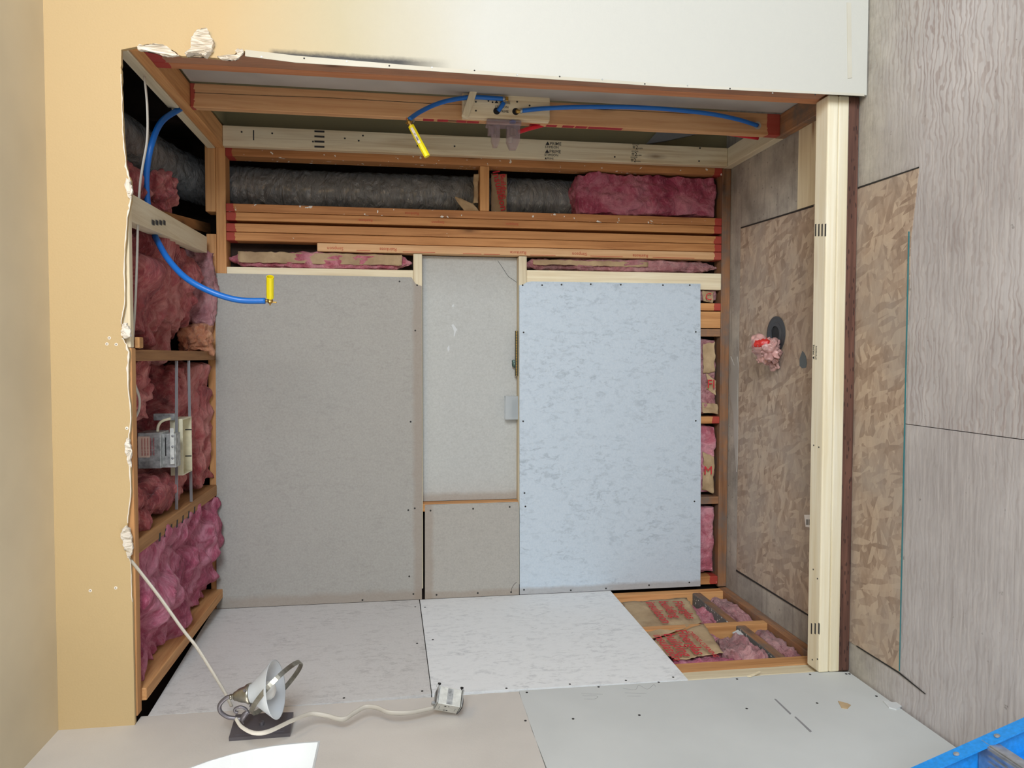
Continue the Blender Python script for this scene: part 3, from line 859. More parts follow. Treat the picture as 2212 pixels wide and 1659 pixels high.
# pale brace, 1x4 laid flat
pts = [at(278, 415, 2, 2.445), at(284, 478, 2, 2.445), at(447, 546, 2, 2.46), at(447, 512, 2, 2.46)]
br = tag(mesh('ceiling_brace', prism(pts, (0, 0, 0.05)), M['pine_y']), 'pale flat brace running from header to back wall above the alcove', 'brace')
pts = [at(330, 450, 2, 2.52), at(330, 468, 2, 2.52), at(455, 505, 2, 2.52), at(455, 483, 2, 2.52)]
tag(mesh('ceiling_brace', prism(pts, (0, 0, 0.038)), M['joist']), 'dark orange board behind the pale brace', 'brace')
o = lumber('nailing_block', 'small square wood block at the header edge', *(lambda p, q: (q.x, p.x))(at(285, 728, 1, YS + 0.039), at(285, 752, 1, YS + 0.039)), YS + 0.0385, YS + 0.075, 2.43, 2.446, M['joist'], 'block')

# left wall lower bay
XW = XL - T
G4 = 'studs of the left wall'
dpt = 0.089
Lw = lambda u, v: at(u, v, 0, XW)
yf0 = 2.545
lumber('wall_stud', "orange stud of the open side bay nearest the grey drywall sheet", XW - dpt, XW, 2.568, 2.640, 0.044, 0.72, M['fir_z'], 'stud', G4)
lumber('nailing_strip', 'pale wood strip between the grey drywall and the open stud bay', XW - dpt, XW, 2.500, 2.563, 0.0, 0.70, M['pine_z'], 'strip')
ym = 3.0
lumber('wall_stud', 'light orange middle stud between the two open insulation bays', XW - dpt, XW, 2.990, 3.030, 0.044, 0.72, M['fir_z'], 'stud', G4)
lumber('wall_stud', "orange corner stud of the open side bay along the bluish board", XW - dpt, XW, 3.440, 3.4868, 0.044, 0.72, M['fir_z'], 'stud', G4)
lumber('bottom_plate', "dusty plate along the floor in the open side bay", XW - dpt, XW, 2.568, 3.499, 0.0008, 0.0435, M['old_y'], 'plate')
slate_top = M['dry_back']
def blocking(y0, y1, z, label):
    t = lumber('wall_blocking', label, XW - dpt, XW - 0.001, y0, y1, z, z + 0.038, M['old_y'], 'block', 'blocking in the open left wall')
    bm = bmesh.new(); add_box(bm, XW - dpt + 0.002, XW - 0.004, y0 + 0.002, y1 - 0.002, z + 0.0382, z + 0.0405)
    mesh('dust_layer', bm, M['dirt'], t)
    return t
dm = MT('grey_dust', 0.95)
sp = dm.ramp(dm.noise((1, 1, 1), 60, 3, 0.5, 0.5), [(0.62, 0.0), (0.66, 1.0)])
dm.col(dm.mix(sp, hexc(108, 106, 102), hexc(226, 222, 214))); M['dirt'] = dm.m
blocking(3.031, 3.439, 0.165, 'block with grey dusty top in the bay next to the back wall')
blocking(2.641, 2.989, 0.150, 'block with grey dusty top in the bay next to the curb')
sill_dust = None

# ================================================================== CEMENT BOARDS
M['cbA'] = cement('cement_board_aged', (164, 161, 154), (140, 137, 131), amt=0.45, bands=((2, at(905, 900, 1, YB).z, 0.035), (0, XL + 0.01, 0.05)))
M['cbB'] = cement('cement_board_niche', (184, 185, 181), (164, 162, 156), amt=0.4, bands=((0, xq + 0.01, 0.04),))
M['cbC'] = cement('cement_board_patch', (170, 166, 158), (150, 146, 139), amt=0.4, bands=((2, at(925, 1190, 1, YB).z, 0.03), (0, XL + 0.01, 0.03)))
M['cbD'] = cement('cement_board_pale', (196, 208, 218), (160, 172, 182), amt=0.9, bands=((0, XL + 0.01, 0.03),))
M['cbE'] = cement('cement_board_side', (208, 206, 203), (172, 169, 167), amt=0.9)
M['cbF'] = cement('cement_board_side_low', (234, 236, 236), (190, 192, 194), amt=0.9)
G5 = 'cement boards of the alcove'
def board(name, px, plane_ax, plane, off, mat, label, uvpts, nrm, cat='board', group=G5):
    pts = [at(u, v, plane_ax, plane) for u, v in px]
    if plane_ax == 1:
        for p in pts:
            if p.x < XL + 0.06: p.x = XL + 0.0015
    else:
        for p in pts:
            if p.y > YB - 0.06: p.y = YB - T - 0.0008
    o = tag(mesh(name, prism(pts, off), mat), label, cat, group)
    if uvpts: screws(o, [at(u, v, plane_ax, plane) for u, v in uvpts], nrm)
    return o
yF = YB - T
offB = (0, T - 0.0006, 0)
A = board('cement_board', [(465, 590), (889, 599), (893, 606), (897, 612), (904, 616), (911, 618), (911.5, 900), (911.5, 1296), (468, 1308)], 1, yF, offB, M['cbA'],
          "largest cement board, dull grey, at the photo's left of the back wall", [(863, 608), (901, 616), (897, 714), (887, 911), (882, 1102), (896, 1098), (884, 1245), (893, 1283), (783, 1296)], (0, -1, 0))
Dd = board('cement_board', [(1122, 616), (1130, 615), (1137, 610), (1148, 608), (1513, 613), (1514, 900), (1513, 1268), (1123, 1280)], 1, yF, offB, M['cbD'],
           "large pale bluish cement board at the photo's right of the back wall", [(1129, 616), (1171, 616), (1213, 615), (1276, 614), (1341, 615), (1432, 616), (1490, 616), (1131, 718), (1130, 910), (1133, 1065), (1135, 1094), (1132, 1274), (1233, 1275), (1309, 1271), (1402, 1264), (1489, 1258), (1503, 717), (1503, 909), (1500, 1083)], (0, -1, 0))
C_ = board('cement_board', [(918, 1091), (1119, 1085), (1121.0, 1100), (1121.3, 1280), (918, 1291)], 1, yF, offB, M['cbC'],
           "small squarish grey cement board between the two large boards", [(930, 1103), (1022, 1099), (1101, 1095), (943, 1285), (1032, 1281), (1104, 1279)], (0, -1, 0))
pts = [V((xq + 0.003, YB + 0.0605, zN1 + 0.001)), V((0.4785, YB + 0.0605, zN1 + 0.001)), V((0.4785, YB + 0.0605, zsk - 0.002)), V((xq + 0.003, YB + 0.0605, zsk - 0.002))]
Bn = tag(mesh('cement_board', prism(pts, (0, T, 0)), M['cbB']), 'grey cement board set back inside the niche, with white smears', 'board', G5)
for px in ([(977, 659), (980, 657), (981, 662), (976, 663)], [(975, 702), (979, 700), (985, 708), (988, 713), (985, 715), (983, 722), (982, 727), (980, 726), (981, 716), (978, 708)], [(966, 752), (970, 745), (971, 756), (968, 760)]):
    mesh('white_smear', prism([at(u, v, 1, YB + 0.0603) for u, v in px], (0, -0.0006, 0)), M['white'], Bn)
ox = (-T + 0.0004, 0, 0)
Ee = board('cement_board', [(467, 1309), (905.5, 1297.5), (931.5, 1499), (700, 1519), (320, 1546)], 0, XL, ox, M['cbE'],
           "greyish side-wall cement board behind the wall lamp", [(897, 1311), (901, 1390), (912, 1493), (743, 1508)], (1, 0, 0))
Ff = board('cement_board', [(907.5, 1297.5), (1319, 1276.5), (1486, 1468), (933.5, 1499)], 0, XL, ox, M['cbF'],
           "bright whitish side-wall cement board beside the open bay with printed paper", [(918, 1312), (935, 1382), (1094, 1487), (1231, 1478), (1352, 1470), (1454, 1463)], (1, 0, 0))
# cracked corner of the niche board
mesh('crack_line', tube([at(u, v, 1, YB + 0.060) for u, v in ((1075, 563), (1082, 573), (1090, 585), (1098, 597), (1108, 604), (1116, 610))], 0.0009, 6), M['hole'], Bn)
mesh('crack_line', tube([at(u, v, 1, yF) for u, v in ((1105, 1278), (1106, 1270), (1111, 1262), (1116, 1258))], 0.0009, 6), M['hole'], C_)

# grey drywall panel, low on the left wall
gp = [(1121, 1492), (1127, 1512), (1139, 1545), (1150, 1580), (1166, 1620), (1181, 1659)]
pts = [at(u, v, 0, XL) for u, v in gp]
pts = [at(u, v, 0, XL + 0.0) for u, v in gp]
last = pts[-1]; pts.append(V((XL, last.y - 0.5, last.z + 0.01))); pts.append(V((XL, last.y - 2.5, last.z)))
pts.append(V((XL, last.y - 2.5, 0.010)))
pts.append(V((XL, 2.452, 0.010))); pts.append(V((XL, 2.470, 0.126))); pts.append(at(1745, 1452.5, 0, XL)); pts.append(at(1487, 1470, 0, XL))
dw = tag(mesh('drywall_sheet', prism(pts, (0.0, 0, 0)[0:0] or (-T, 0, 0)), M['dry_gray']), "unpainted grey drywall sheet along the photo's bottom edge ending at the curb", 'drywall')
dw.location.x += 0.0
screws(dw, [at(u, v, 0, XL) for u, v in ((1293, 1484), (1423, 1474), (1592, 1467), (1750, 1457), (1828, 1456), (1135, 1557), (1238, 1553), (1381, 1545), (1613, 1531), (1765, 1519), (1893, 1504), (1138, 1496))], (1, 0, 0))
struct(mesh('wall_left', box(XL - 0.12, XL - T - 0.0005, -3.0, 2.47, 0.0, 1.225), M['dry_back']))
for px in ([(1810, 1515), (1830, 1520), (1838, 1524), (1830, 1532), (1818, 1530)], [(1660, 1512), (1663, 1512), (1720, 1556), (1752, 1582), (1748, 1584)][:0]):
    if px: mesh('torn_paper', prism([at(u, v, 0, XL) for u, v in px], (0.002, 0, 0)), M['kraft'], dw)
mesh('torn_paper', prism([at(u, v, 0, XL) for u, v in [(1907, 1516), (1928, 1519), (1947, 1519), (1948, 1527), (1936, 1534), (1920, 1530)]], (0.004, 0, 0)), M['white'], dw)
mesh('pencil_mark', prism([at(u, v, 0, XL) for u, v in [(1672, 1510), (1676, 1510), (1709, 1541), (1707, 1544)]], (0.0006, 0, 0)), M['slate'], dw)
mesh('pencil_mark', prism([at(u, v, 0, XL) for u, v in [(1716, 1549), (1719, 1548), (1754, 1580), (1750, 1582)]], (0.0006, 0, 0)), M['slate'], dw)
for ln in ([(1256, 1499), (1302, 1500)], [(1258, 1503), (1290, 1504), (1284, 1510), (1262, 1510)], [(1345, 1487), (1372, 1490), (1380, 1480), (1398, 1489), (1412, 1479), (1416, 1483)], [(1350, 1497), (1396, 1498)], [(1355, 1504), (1384, 1504)]):
    mesh('pencil_mark', tube([at(u, v, 0, XL) for u, v in ln], 0.0006, 6, 4), M['slate'], dw)

# ================================================================== FLOOR PANELS
op = [(1600, 493), (1757, 445), (1853, 405), (1985, 362), (1967, 520), (1955, 915), (1943, 1453), (1850, 1395), (1757, 1337), (1591, 1232)]
pl = [at(u, v, 2, 0.0022) for u, v in op]
ob = tag(mesh('osb_panel', prism(pl, (0, 0, -0.002)), M['osb']), 'brown strand board panel let into the subfloor under the curb', 'floor panel')
mesh('chalk_line', prism([at(u, v, 2, 0.0024) for u, v in [(1962, 500), (1965, 500), (1952, 1100), (1944, 1450), (1942, 1450), (1949, 1100)]], (0, 0, 0.0006)), M['teal'], ob)
pl = [at(u, v, 2, 0.003) for u, v in [(1726, 262), (1762, 240), (1762, 440), (1722, 453)]]
tag(mesh('plywood_patch', prism(pl, (0, 0, -0.0028)), M['pine_x']), "lighter plywood patch on the floor behind the curb's upper end in the photo", 'floor panel')
for px in ([(1853, 404), (1985, 360), (1985, 363), (1853, 408)], [(1600, 491), (1757, 443), (1757, 447), (1600, 494)], [(1850, 1394), (1943, 1452), (2000, 1499), (1998, 1500), (1940, 1454), (1850, 1397)], [(1590, 1230), (1757, 1334), (1757, 1338), (1590, 1234)]):
    mesh('saw_cut', prism([at(u, v, 2, 0.0032) for u, v in px], (0, 0, -0.0004)), M['hole'], ob)
mesh('paint_drip', prism([at(u, v, 2, 0.003) for u, v in [(1733, 758), (1737, 762), (1741, 770), (1743, 785), (1741, 794), (1733, 796), (1727, 790), (1727, 775)]], (0, 0, -0.0006)), M['bluepaint'], ob)
lb = at(1743, 1112, 2, 0.003)
st = mesh('paper_sticker', prism([at(u, v, 2, 0.0035) for u, v in [(1737, 1112), (1754, 1112), (1754, 1140), (1740, 1138)]], (0, 0, -0.0006)), M['paperlabel'], ob)
for k in range(4):
    mesh('printed_bars', prism([at(u, v, 2, 0.0040) for u, v in [(1741 + k * 3, 1122), (1742.4 + k * 3, 1122), (1742.4 + k * 3, 1134), (1741 + k * 3, 1134)]], (0, 0, -0.0003)), M['inkblack'], ob)
# peeling strip of old flooring near the back
pk = [(1578, 770), (1586, 790), (1592, 770), (1596, 800), (1592, 830), (1594, 900), (1593, 1000), (1590, 1020), (1586, 960), (1584, 900), (1576, 850), (1574, 830), (1579, 800)]
tag(mesh('peeling_strip', prism([at(u, v, 2, 0.0035) for u, v in pk], (0, 0, -0.0032)), M['dry_back']), 'pale peeling paper strip on the floor by the back plate', 'paper')

# drain
dc = at(1677, 722, 2, 0.004)
dr = empty('shower_drain', (dc.x, dc.y, 0.002), 'dark grey round drain flange in the strand board', 'drain')
mesh('flange', lathe((dc.x, dc.y, 0.0045), (0, 0, 1), [(0, 0.078), (0.004, 0.078), (0.006, 0.066), (0.005, 0.052), (0.007, 0.050), (0.0065, 0.036), (0.001, 0.036)], 40), M['abs'], dr, smooth=False)
mesh('drain_well', lathe((dc.x, dc.y, 0.0060), (0, 0, 1), [(0, 0.034), (0.0005, 0.034)], 32), M['black'], dr)
pc = at(1664, 756, 2, 0.05)
plug = empty('stuffed_plug', (pc.x, pc.y, 0.01), 'crumpled pink and red plastic stuffed into the drain', 'plastic wad')
fluff('pink_wrap', pc.x - 0.058, pc.x + 0.052, pc.y - 0.058, pc.y + 0.068, 0.012, 0.105, plain('pink_plastic_film', (206, 160, 154), 0.35, 0, 0.25, 20), 0.026, 30, 14, 3, plug, 0.9, 0.05)
fluff('red_print', pc.x + 0.0, pc.x + 0.05, pc.y - 0.045, pc.y + 0.045, 0.045, 0.122, M['redbag'], 0.012, 20, 14, 5, plug, 0.9, 0.05)
fluff('pink_wrap', pc.x - 0.085, pc.x - 0.045, pc.y - 0.005, pc.y + 0.06, 0.006, 0.05, plain('pink_film', (212, 170, 162), 0.35, 0, 0.2, 20), 0.018, 20, 16, 8, plug, 0.9, 0.05)

# ================================================================== INSULATION
GA = 'insulation above the alcove'
tag(fluff('insulation_batt', 0.045, 0.47, 2.52, 3.42, 2.475, 2.80, M['pink_shaded'], 0.060, 60, 3.6, 1, None, 0.75, 0.30), 'big rose clump of insulation bulging between pale brace and joist', 'insulation', GA)
tag(fluff('insulation_batt', 0.02, 0.14, 3.34, 3.497, 2.445, 2.56, M['orange_fluff'], 0.02, 24, 12, 2, None, 0.3), 'faded orange tuft of insulation at the back plate', 'insulation', GA)
tag(fluff('insulation_batt', 0.14, 0.47, 3.43, 3.498, 2.44, 2.60, M['pinkdirty'], 0.02, 30, 9, 22, None, 0.3), 'grey-pink insulation scraps against the back plate', 'insulation', GA)
tag(fluff('insulation_batt', -0.34, -0.03, 3.10, 3.21, 2.495, 2.76, M['pink_shaded'], 0.030, 36, 6, 3), 'rose insulation standing behind the cream frame of the light housing', 'insulation', GA)
tag(fluff('insulation_batt', -0.57, -0.03, 3.22, 3.498, 2.462, 2.72, M['pink_shaded'], 0.035, 44, 5, 33, None, 0.25), 'rose insulation roll along the back plate behind the light housing', 'insulation', GA)
tag(fluff('insulation_batt', -0.22, -0.03, 2.50, 2.80, 2.50, 2.72, M['pink_shaded'], 0.030, 34, 7, 34, None, 0.4), "rose insulation between the plain joist and the wiring box", 'insulation', GA)
tag(fluff('insulation_batt', -0.56, -0.46, 2.50, 3.16, 2.475, 2.72, M['pink_shaded'], 0.040, 44, 6, 4, None, 0.4), 'loose pink tuft between the light housing and the stamped joist', 'insulation', GA)
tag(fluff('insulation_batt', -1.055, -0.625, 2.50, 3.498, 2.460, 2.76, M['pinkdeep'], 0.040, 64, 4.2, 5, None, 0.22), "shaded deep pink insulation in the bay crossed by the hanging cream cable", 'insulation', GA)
tag(fluff('insulation_batt', 0.50, 0.92, 2.50, 2.90, 2.93 - 0.12, 2.94, M['pink_shaded'], 0.02, 26, 6.0, 6), 'dim pink insulation deep in the dark cavity by the duct', 'insulation', GA)
tag(fluff('insulation_batt', 0.56, 0.70, 2.95, 3.15, 2.50, 2.58, M['pink_shaded'], 0.03, 18, 9, 16), 'ragged pink tongue of insulation beside the bending duct', 'insulation', GA)
tag(fluff('insulation_batt', 0.49, 0.66, 2.60, 2.90, 2.52, 2.64, M['pink_shaded'], 0.03, 24, 7, 17), 'shaded pink insulation behind the hanging blue pipe', 'insulation', GA)
# back wall bays
tag(fluff('insulation_batt', 0.695, 0.893, YB + 0.03, YB + 0.22, 0.055, at(1243, 430, 1, YB + 0.04).z, M['pinkdeep'], 0.018, 56, 8, 7, None, 0.15), "bright pink insulation filling the duct bay's floor end", 'insulation', 'insulation in the back wall')
tag(fluff('insulation_batt', 0.405, 0.478, YB + 0.02, YB + 0.085, at(880, 560, 1, YB).z + 0.0, 2.37, M['pink'], 0.010, 22, 18, 8), "thin pink insulation showing along the thin pale stud edge", 'insulation', 'insulation in the back wall')
k1 = sheet('kraft_paper', V((0.478, YB + 0.018, at(870, 560, 1, YB).z)), (0, 0, 2.35 - at(870, 560, 1, YB).z), (-0.055, 0, 0), 40, 8, 0.016, M['kraft'], None, 14, 3, 0.006)
tag(k1, "crumpled brown paper facing along the thin pale stud by the dull grey board", 'paper', 'kraft paper facings')
tag(fluff('insulation_batt', at(1400, 586, 1, YB).x - 0.0, 0.478, YB + 0.03, YB + 0.085, 0.08, zN2 - 0.01, M['pinkdirty'], 0.010, 22, 18, 9), "dusty pink insulation showing along the broad pale stud", 'insulation', 'insulation in the back wall')
k2 = sheet('kraft_paper', V((0.47, YB + 0.022, zN2 - 0.03)), (0, 0, -0.58), (-0.03, 0, 0), 36, 6, 0.012, M['kraft'], None, 14, 9, 0.006)
tag(k2, "crumpled brown paper strip along the broad pale stud by the bluish board", 'paper', 'kraft paper facings')
def bay(v0, v1, mat, lab, seed, amp=0.010):
    x1 = at(1540, v0, 1, YB).x; x0 = at(1540, v1, 1, YB).x
    return tag(fluff('insulation_batt', x0 + 0.008, x1 - 0.008, YB + 0.02, YB + 0.09, 0.058, 0.40, M[mat], amp, 30, 11, seed, None, 0.15), lab, 'insulation', 'insulation in the back wall')
bay(730, 898, 'pinkdirty', "dusty pink insulation with paper in the strip beside the bluish board, nearest the weathered stud", 11)
bay(917, 1071, 'pink', "pink insulation beside the bluish board between the two dark stud feet", 12)
bay(1091, 1243, 'pink', "pink insulation beside the bluish board at the strip's lowest end in the photo", 13)
bay(624, 652, 'pinkdirty', "dusty insulation scrap next to the end of the broad pale stud", 14, 0.004)
def kp(px, lab, seed, y=YB + 0.012, word=None):
    p = [at(u, v, 1, y) for u, v in px]
    o = sheet('kraft_paper', p[0], p[1] - p[0], p[3] - p[0], 12, 16, 0.012, M['kraft'], None, 20, seed, 0.006)
    return tag(o, lab, 'paper', 'kraft paper facings')
kA = kp([(1518, 742), (1546, 738), (1546, 812), (1518, 808)], "yellowish blank torn paper in the strip beside the bluish board", 21)
kB = kp([(1526, 805), (1548, 822), (1546, 858), (1526, 840)], "torn paper with red print in the strip beside the bluish board", 22)
kC = kp([(1516, 868), (1552, 872), (1552, 892), (1516, 892)], 'folded paper edge above the stud foot with a red end', 23)
kD = kp([(1518, 975), (1544, 985), (1546, 1062), (1516, 1058)], 'brown paper with red patch near the brown stud foot', 24)
kE = kp([(1517, 626), (1542, 630), (1540, 652), (1517, 652)], "small brown paper scrap with one red letter beside the pale stud end", 25)
text(kE, 'C', at(1523, 648, 1, YB - 0.0), (0, 0, -1), (1, 0, 0), 0.05, M['redink'])
text(kB, 'FI', at(1527, 838, 1, YB - 0.001), (0, 0, -1), (1, 0, 0), 0.06, M['redink'])
text(kD, 'M', at(1520, 1025, 1, YB - 0.001), (0, 0, -1), (1, 0, 0), 0.06, M['redink'])
kF = sheet('kraft_paper', at(1060, 464, 1, YB + 0.075), (0.20, 0, 0.0), (0, 0.0, -(at(1060, 464, 1, YB + .075).z - at(1096, 464, 1, YB + .075).z)), 14, 8, 0.008, M['kraft'], None, 14, 31, 0.004)
tag(kF, 'brown paper with large red lettering between block and duct', 'paper', 'kraft paper facings')
text(kF, 'Insulation', at(1064, 370, 1, YB + 0.066), (-1, 0, -0.22), (0.2, 0, -1), 0.050, M['redink'], bold=0.012)
text(kF, 'Building', at(1080, 376, 1, YB + 0.066), (-1, 0, -0.1), (0.1, 0, -1), 0.036, M['redink'], bold=0.012)
kG = sheet('kraft_paper', at(975, 418, 1, YB + 0.02), at(1025, 440, 1, YB + 0.02) - at(975, 418, 1, YB + 0.02), at(988, 462, 1, YB + 0.02) - at(975, 418, 1, YB + 0.02) + V((-0.02, 0, -0.05)), 10, 10, 0.02, M['kraft'], None, 22, 34, 0.01)
tag(kG, 'crumpled brown paper tongue against the fire block over the duct', 'paper', 'kraft paper facings')
kH = sheet('kraft_paper', at(1022, 374, 1, YB + 0.03), at(1036, 374, 1, YB + 0.03) - at(1022, 374, 1, YB + 0.03), at(1020, 440, 1, YB + 0.03) - at(1022, 374, 1, YB + 0.03), 6, 12, 0.014, M['kraft'], None, 22, 35, 0.008)
tag(kH, "strip of torn brown paper on the photo-left face of the fire block", 'paper', 'kraft paper facings')

# left wall lower bay: insulation and printed paper
XP = XW - 0.006
def quad(px, x): return [at(u, v, 0, x) for u, v in px]
def side_sheet(px, lab, seed, x=XP, amp=0.012):
    p = quad(px, x)
    bm = None
    o = sheet('kraft_paper', p[0], p[1] - p[0], p[3] - p[0], 18, 14, amp, M['kraft'], None, 14, seed, 0.006, fold=lambda s_, t_: (p[2] - p[1] - p[3] + p[0]) * s_ * t_)
    return tag(o, lab, 'paper', 'kraft paper facings')
kI = side_sheet([(1340, 1300), (1484, 1291), (1520, 1345), (1400, 1385)], 'printed brown paper facing in the open bay next to the back wall', 41, XP + 0.002, 0.008)
kJ = side_sheet([(1405, 1387), (1520, 1345), (1565, 1410), (1460, 1430)], 'printed brown paper flap over the middle stud, nearest the curb', 42, XP + 0.012)
def side_text(par, s, px, px2, pup, size, x=XP + 0.012, bold=0.009):
    o_ = at(px[0], px[1], 0, x); q_ = at(px2[0], px2[1], 0, x)
    d = (q_ - o_); up = at(pup[0], pup[1], 0, x) - o_; up = (up - d.normalized() * up.dot(d.normalized()))
    # keep text readable from the room side (+X normal)
    dn = d.normalized(); n = dn.cross(up)
    if n.x < 0: up = -up
    text(par, s, o_, dn, up, size * 1.12, M['redink'], bold=bold, off=0.0015, sx=1.08)
side_text(kJ, 'OWENS-CORNING', (1484, 1364), (1526, 1404), (1512, 1364), 0.026, XP + 0.028)
side_text(kJ, 'Fiberglas', (1458, 1362), (1506, 1420), (1490, 1362), 0.060, XP + 0.028)
side_text(kJ, 'building', (1432, 1370), (1478, 1424), (1460, 1370), 0.062, XP + 0.028)
side_text(kJ, 'insulation', (1410, 1372), (1452, 1424), (1440, 1372), 0.056, XP + 0.028)
side_text(kI, 'Fiberglas', (1452, 1299), (1492, 1345), (1480, 1299), 0.056, XP + 0.014)
side_text(kI, 'building', (1422, 1299), (1464, 1349), (1450, 1299), 0.060, XP + 0.014)
side_text(kI, 'insulation', (1394, 1301), (1436, 1352), (1420, 1301), 0.060, XP + 0.014)
G7 = 'insulation in the open left wall'
tag(fluff('insulation_batt', XW - 0.088, XW - 0.02, 3.045, 3.43, 0.216, 0.60, M['pink'], 0.014, 20, 14, 51), 'pink insulation behind the printed paper next to the back wall', 'insulation', G7)
tag(fluff('insulation_batt', XW - 0.088, XW - 0.02, 2.655, 2.98, 0.27, 0.62, M['pink'], 0.014, 20, 14, 52), 'pink insulation behind the printed paper flap near the curb', 'insulation', G7)
tag(fluff('insulation_batt', XW - 0.08, XW + 0.01, 2.65, 2.86, 0.205, 0.36, M['pinkdirty'], 0.020, 20, 16, 53), 'dusty pale pink clump of insulation on the blocking near the curb', 'insulation', G7)
tag(fluff('insulation_batt', XW - 0.08, XW - 0.005, 2.645, 2.70, 0.30, 0.62, M['pinkdeep'], 0.012, 20, 18, 54), 'thin strip of pink insulation along the orange knotty stud', 'insulation', G7)
tag(fluff('insulation_batt', XW - 0.085, XW - 0.012, 3.05, 3.42, 0.05, 0.135, M['pinkdirty'], 0.014, 18, 18, 55), 'pink insulation under the block in the bay next to the back wall', 'insulation', G7)
tag(fluff('insulation_batt', XW - 0.085, XW - 0.012, 2.66, 2.97, 0.05, 0.125, M['pinkdirty'], 0.014, 18, 18, 56), 'pink insulation under the block in the bay next to the curb', 'insulation', G7)
o = mesh('broken_tile', prism([at(u, v, 0, XW - 0.01) for u, v in [(1582, 1368), (1594, 1362), (1606, 1372), (1604, 1384), (1590, 1384)]], (0.004, 0, 0)), M['white']); tag(o, 'small broken white chip beside the dusty insulation clump', 'debris')
o = mesh('wood_splinter', prism([at(u, v, 0, XL + 0.002) for u, v in [(1614, 1462), (1640, 1452), (1644, 1453), (1622, 1463)]], (0.004, 0, 0)), M['pine_z']); tag(o, 'pale wood splinter sticking from the edge of the drywall panel', 'splinter')

# ================================================================== DUCT
dy = YB + 0.212
def dp(u, v, y): return at(u, v, 1, y)
path = [V((0.79, dy, at(1248, 430, 1, dy).z)), V((0.79, dy, 1.3)), V((0.79, dy, 1.6)), V((0.79, dy, 2.1)), V((0.80, dy, 2.40)), V((0.815, dy - 0.035, 2.54)), V((0.84, dy - 0.16, 2.65)), V((0.855, dy - 0.40, 2.71)), V((0.86, dy - 0.75, 2.74)), V((0.86, dy - 1.0, 2.78))]
bm = bmesh.new(); tube(path, 0.105, 72, 44, bm)
for v in bm.verts:
    p = v.co; w = noise.noise(V((p.x * 9, p.y * 9, p.z * 34))) * 0.5 + noise.noise(V((p.x * 26, p.y * 26, p.z * 60))) * 0.35 - 0.5 * max(0.0, 1 - abs(noise.noise(V((p.x * 10, p.y * 10, p.z * 17)))) * 9) 
    cen = V((0.79, dy, p.z)) if p.z < 2.36 else V((0.84, p.y, 2.66))
    d = (p - cen); 
    if d.length > 0.01: v.co = p + d.normalized() * 0.008 * w
tag(mesh('flexible_duct', bm, M['duct'], None, smooth=True), 'shiny grey flexible duct running up the bay and bending over the alcove', 'duct')
# closet drywall scrap edge
lumber('drywall_scrap', 'white cut edge of drywall behind the partition top', XR + 0.091, XR + 0.103, 2.99, 3.20, 2.30, 2.385, M['white'], 'drywall')

# ================================================================== PIPES
def pipe(name, pts, r, mat, label, cat='pipe', group='water pipes'):
    return tag(mesh(name, tube(pts, r, 14, 10), mat, None, smooth=True), label, cat, group)
yp = yst2 - 0.03
# valve block
vb = empty('valve_block', at(1090, 235, 1, yst2 - 0.02), 'pale stamped block with two holes carrying the shower valve', 'block')
zb0 = at(1186, 235, 1, yst2 - 0.019).z; zb1 = at(998, 235, 1, yst2 - 0.019).z
xb0 = at(1090, 260, 1, yst2 - 0.019).x; xb1 = at(1090, 205, 1, yst2 - 0.019).x
mesh('block_board', box(xb0, xb1, yst2 - 0.0385, yst2 - 0.0005, zb0, zb1, 0.004), M['stamp_pine'], vb)
yb_ = yst2 - 0.039
for u, v in ((1073, 240), (1114, 241)):
    p = at(u, v, 1, yb_); mesh('bored_hole', lathe(p + V((0, 0.001, 0)), (0, -1, 0), [(0, 0.0135), (0.0015, 0.0135)], 24), M['black'], vb)
screws(vb, [at(u, v, 1, yb_) for u, v in ((1028, 239), (1028, 220), (1055, 218), (1064, 221), (1117, 220), (1144, 228))], (0, -1, 0), 0.0035)
text(vb, '\u25b2 PRIME', at(1068, 223, 1, yb_), (0, 0, -1), (1, 0, 0), 0.016, M['inkblack'])
text(vb, 'STIMSON', at(1069, 233, 1, yb_), (0, 0, -1), (1, 0, 0), 0.013, M['inkblack'])
text(vb, 'PRIME', at(1080, 243, 1, yb_), (0, 0, -1), (1, 0, 0), 0.013, M['inkblack'])
pa, pb = at(1027, 186, 1, yst2 - 0.05), at(1004, 253, 1, yst2 - 0.05)
dd = (pb - pa).normalized()
tag(mesh('diagonal_cleat', obox((pa + pb) / 2, dd, (0, 1, 0), dd.cross(V((0, 1, 0))), (pb - pa).length / 2, 0.011, 0.0135, 0.002), M['pine_x']), 'narrow diagonal wood cleat crossing the blue pipe on the valve block', 'cleat')
y1 = yst2 - 0.048
pipe('blue_pipe', [at(884, 258, 1, 2.75), at(905, 243, 1, 2.80), at(940, 226, 1, 2.85), at(975, 216, 1, y1 - .02), at(1020, 210, 1, y1 + 0.0), at(1065, 212, 1, y1), at(1092, 214, 1, y1)], 0.0085, M['pexblue'], 'short curved blue pipe from the yellow-tagged tee to the valve block')
pipe('blue_pipe', [at(1088, 222, 1, y1), at(1083, 230, 1, y1), at(1076, 240, 1, yst2 - 0.042)], 0.0085, M['pexblue'], "tiny blue pipe stub entering the first hole of the pale valve block")
pipe('blue_pipe', [at(1128, 239, 1, y1), at(1180, 234, 1, y1), at(1270, 231, 1, y1 - 0.015), at(1400, 233, 1, y1 - 0.03), at(1520, 244, 1, y1 - 0.02), at(1590, 257, 1, y1), at(1636, 271, 1, yst2 - 0.003)], 0.0085, M['pexblue'], 'long blue pipe from the valve block down to the hole near the floor')
zhole = at(1636, 271, 1, yst2 - 0.001)
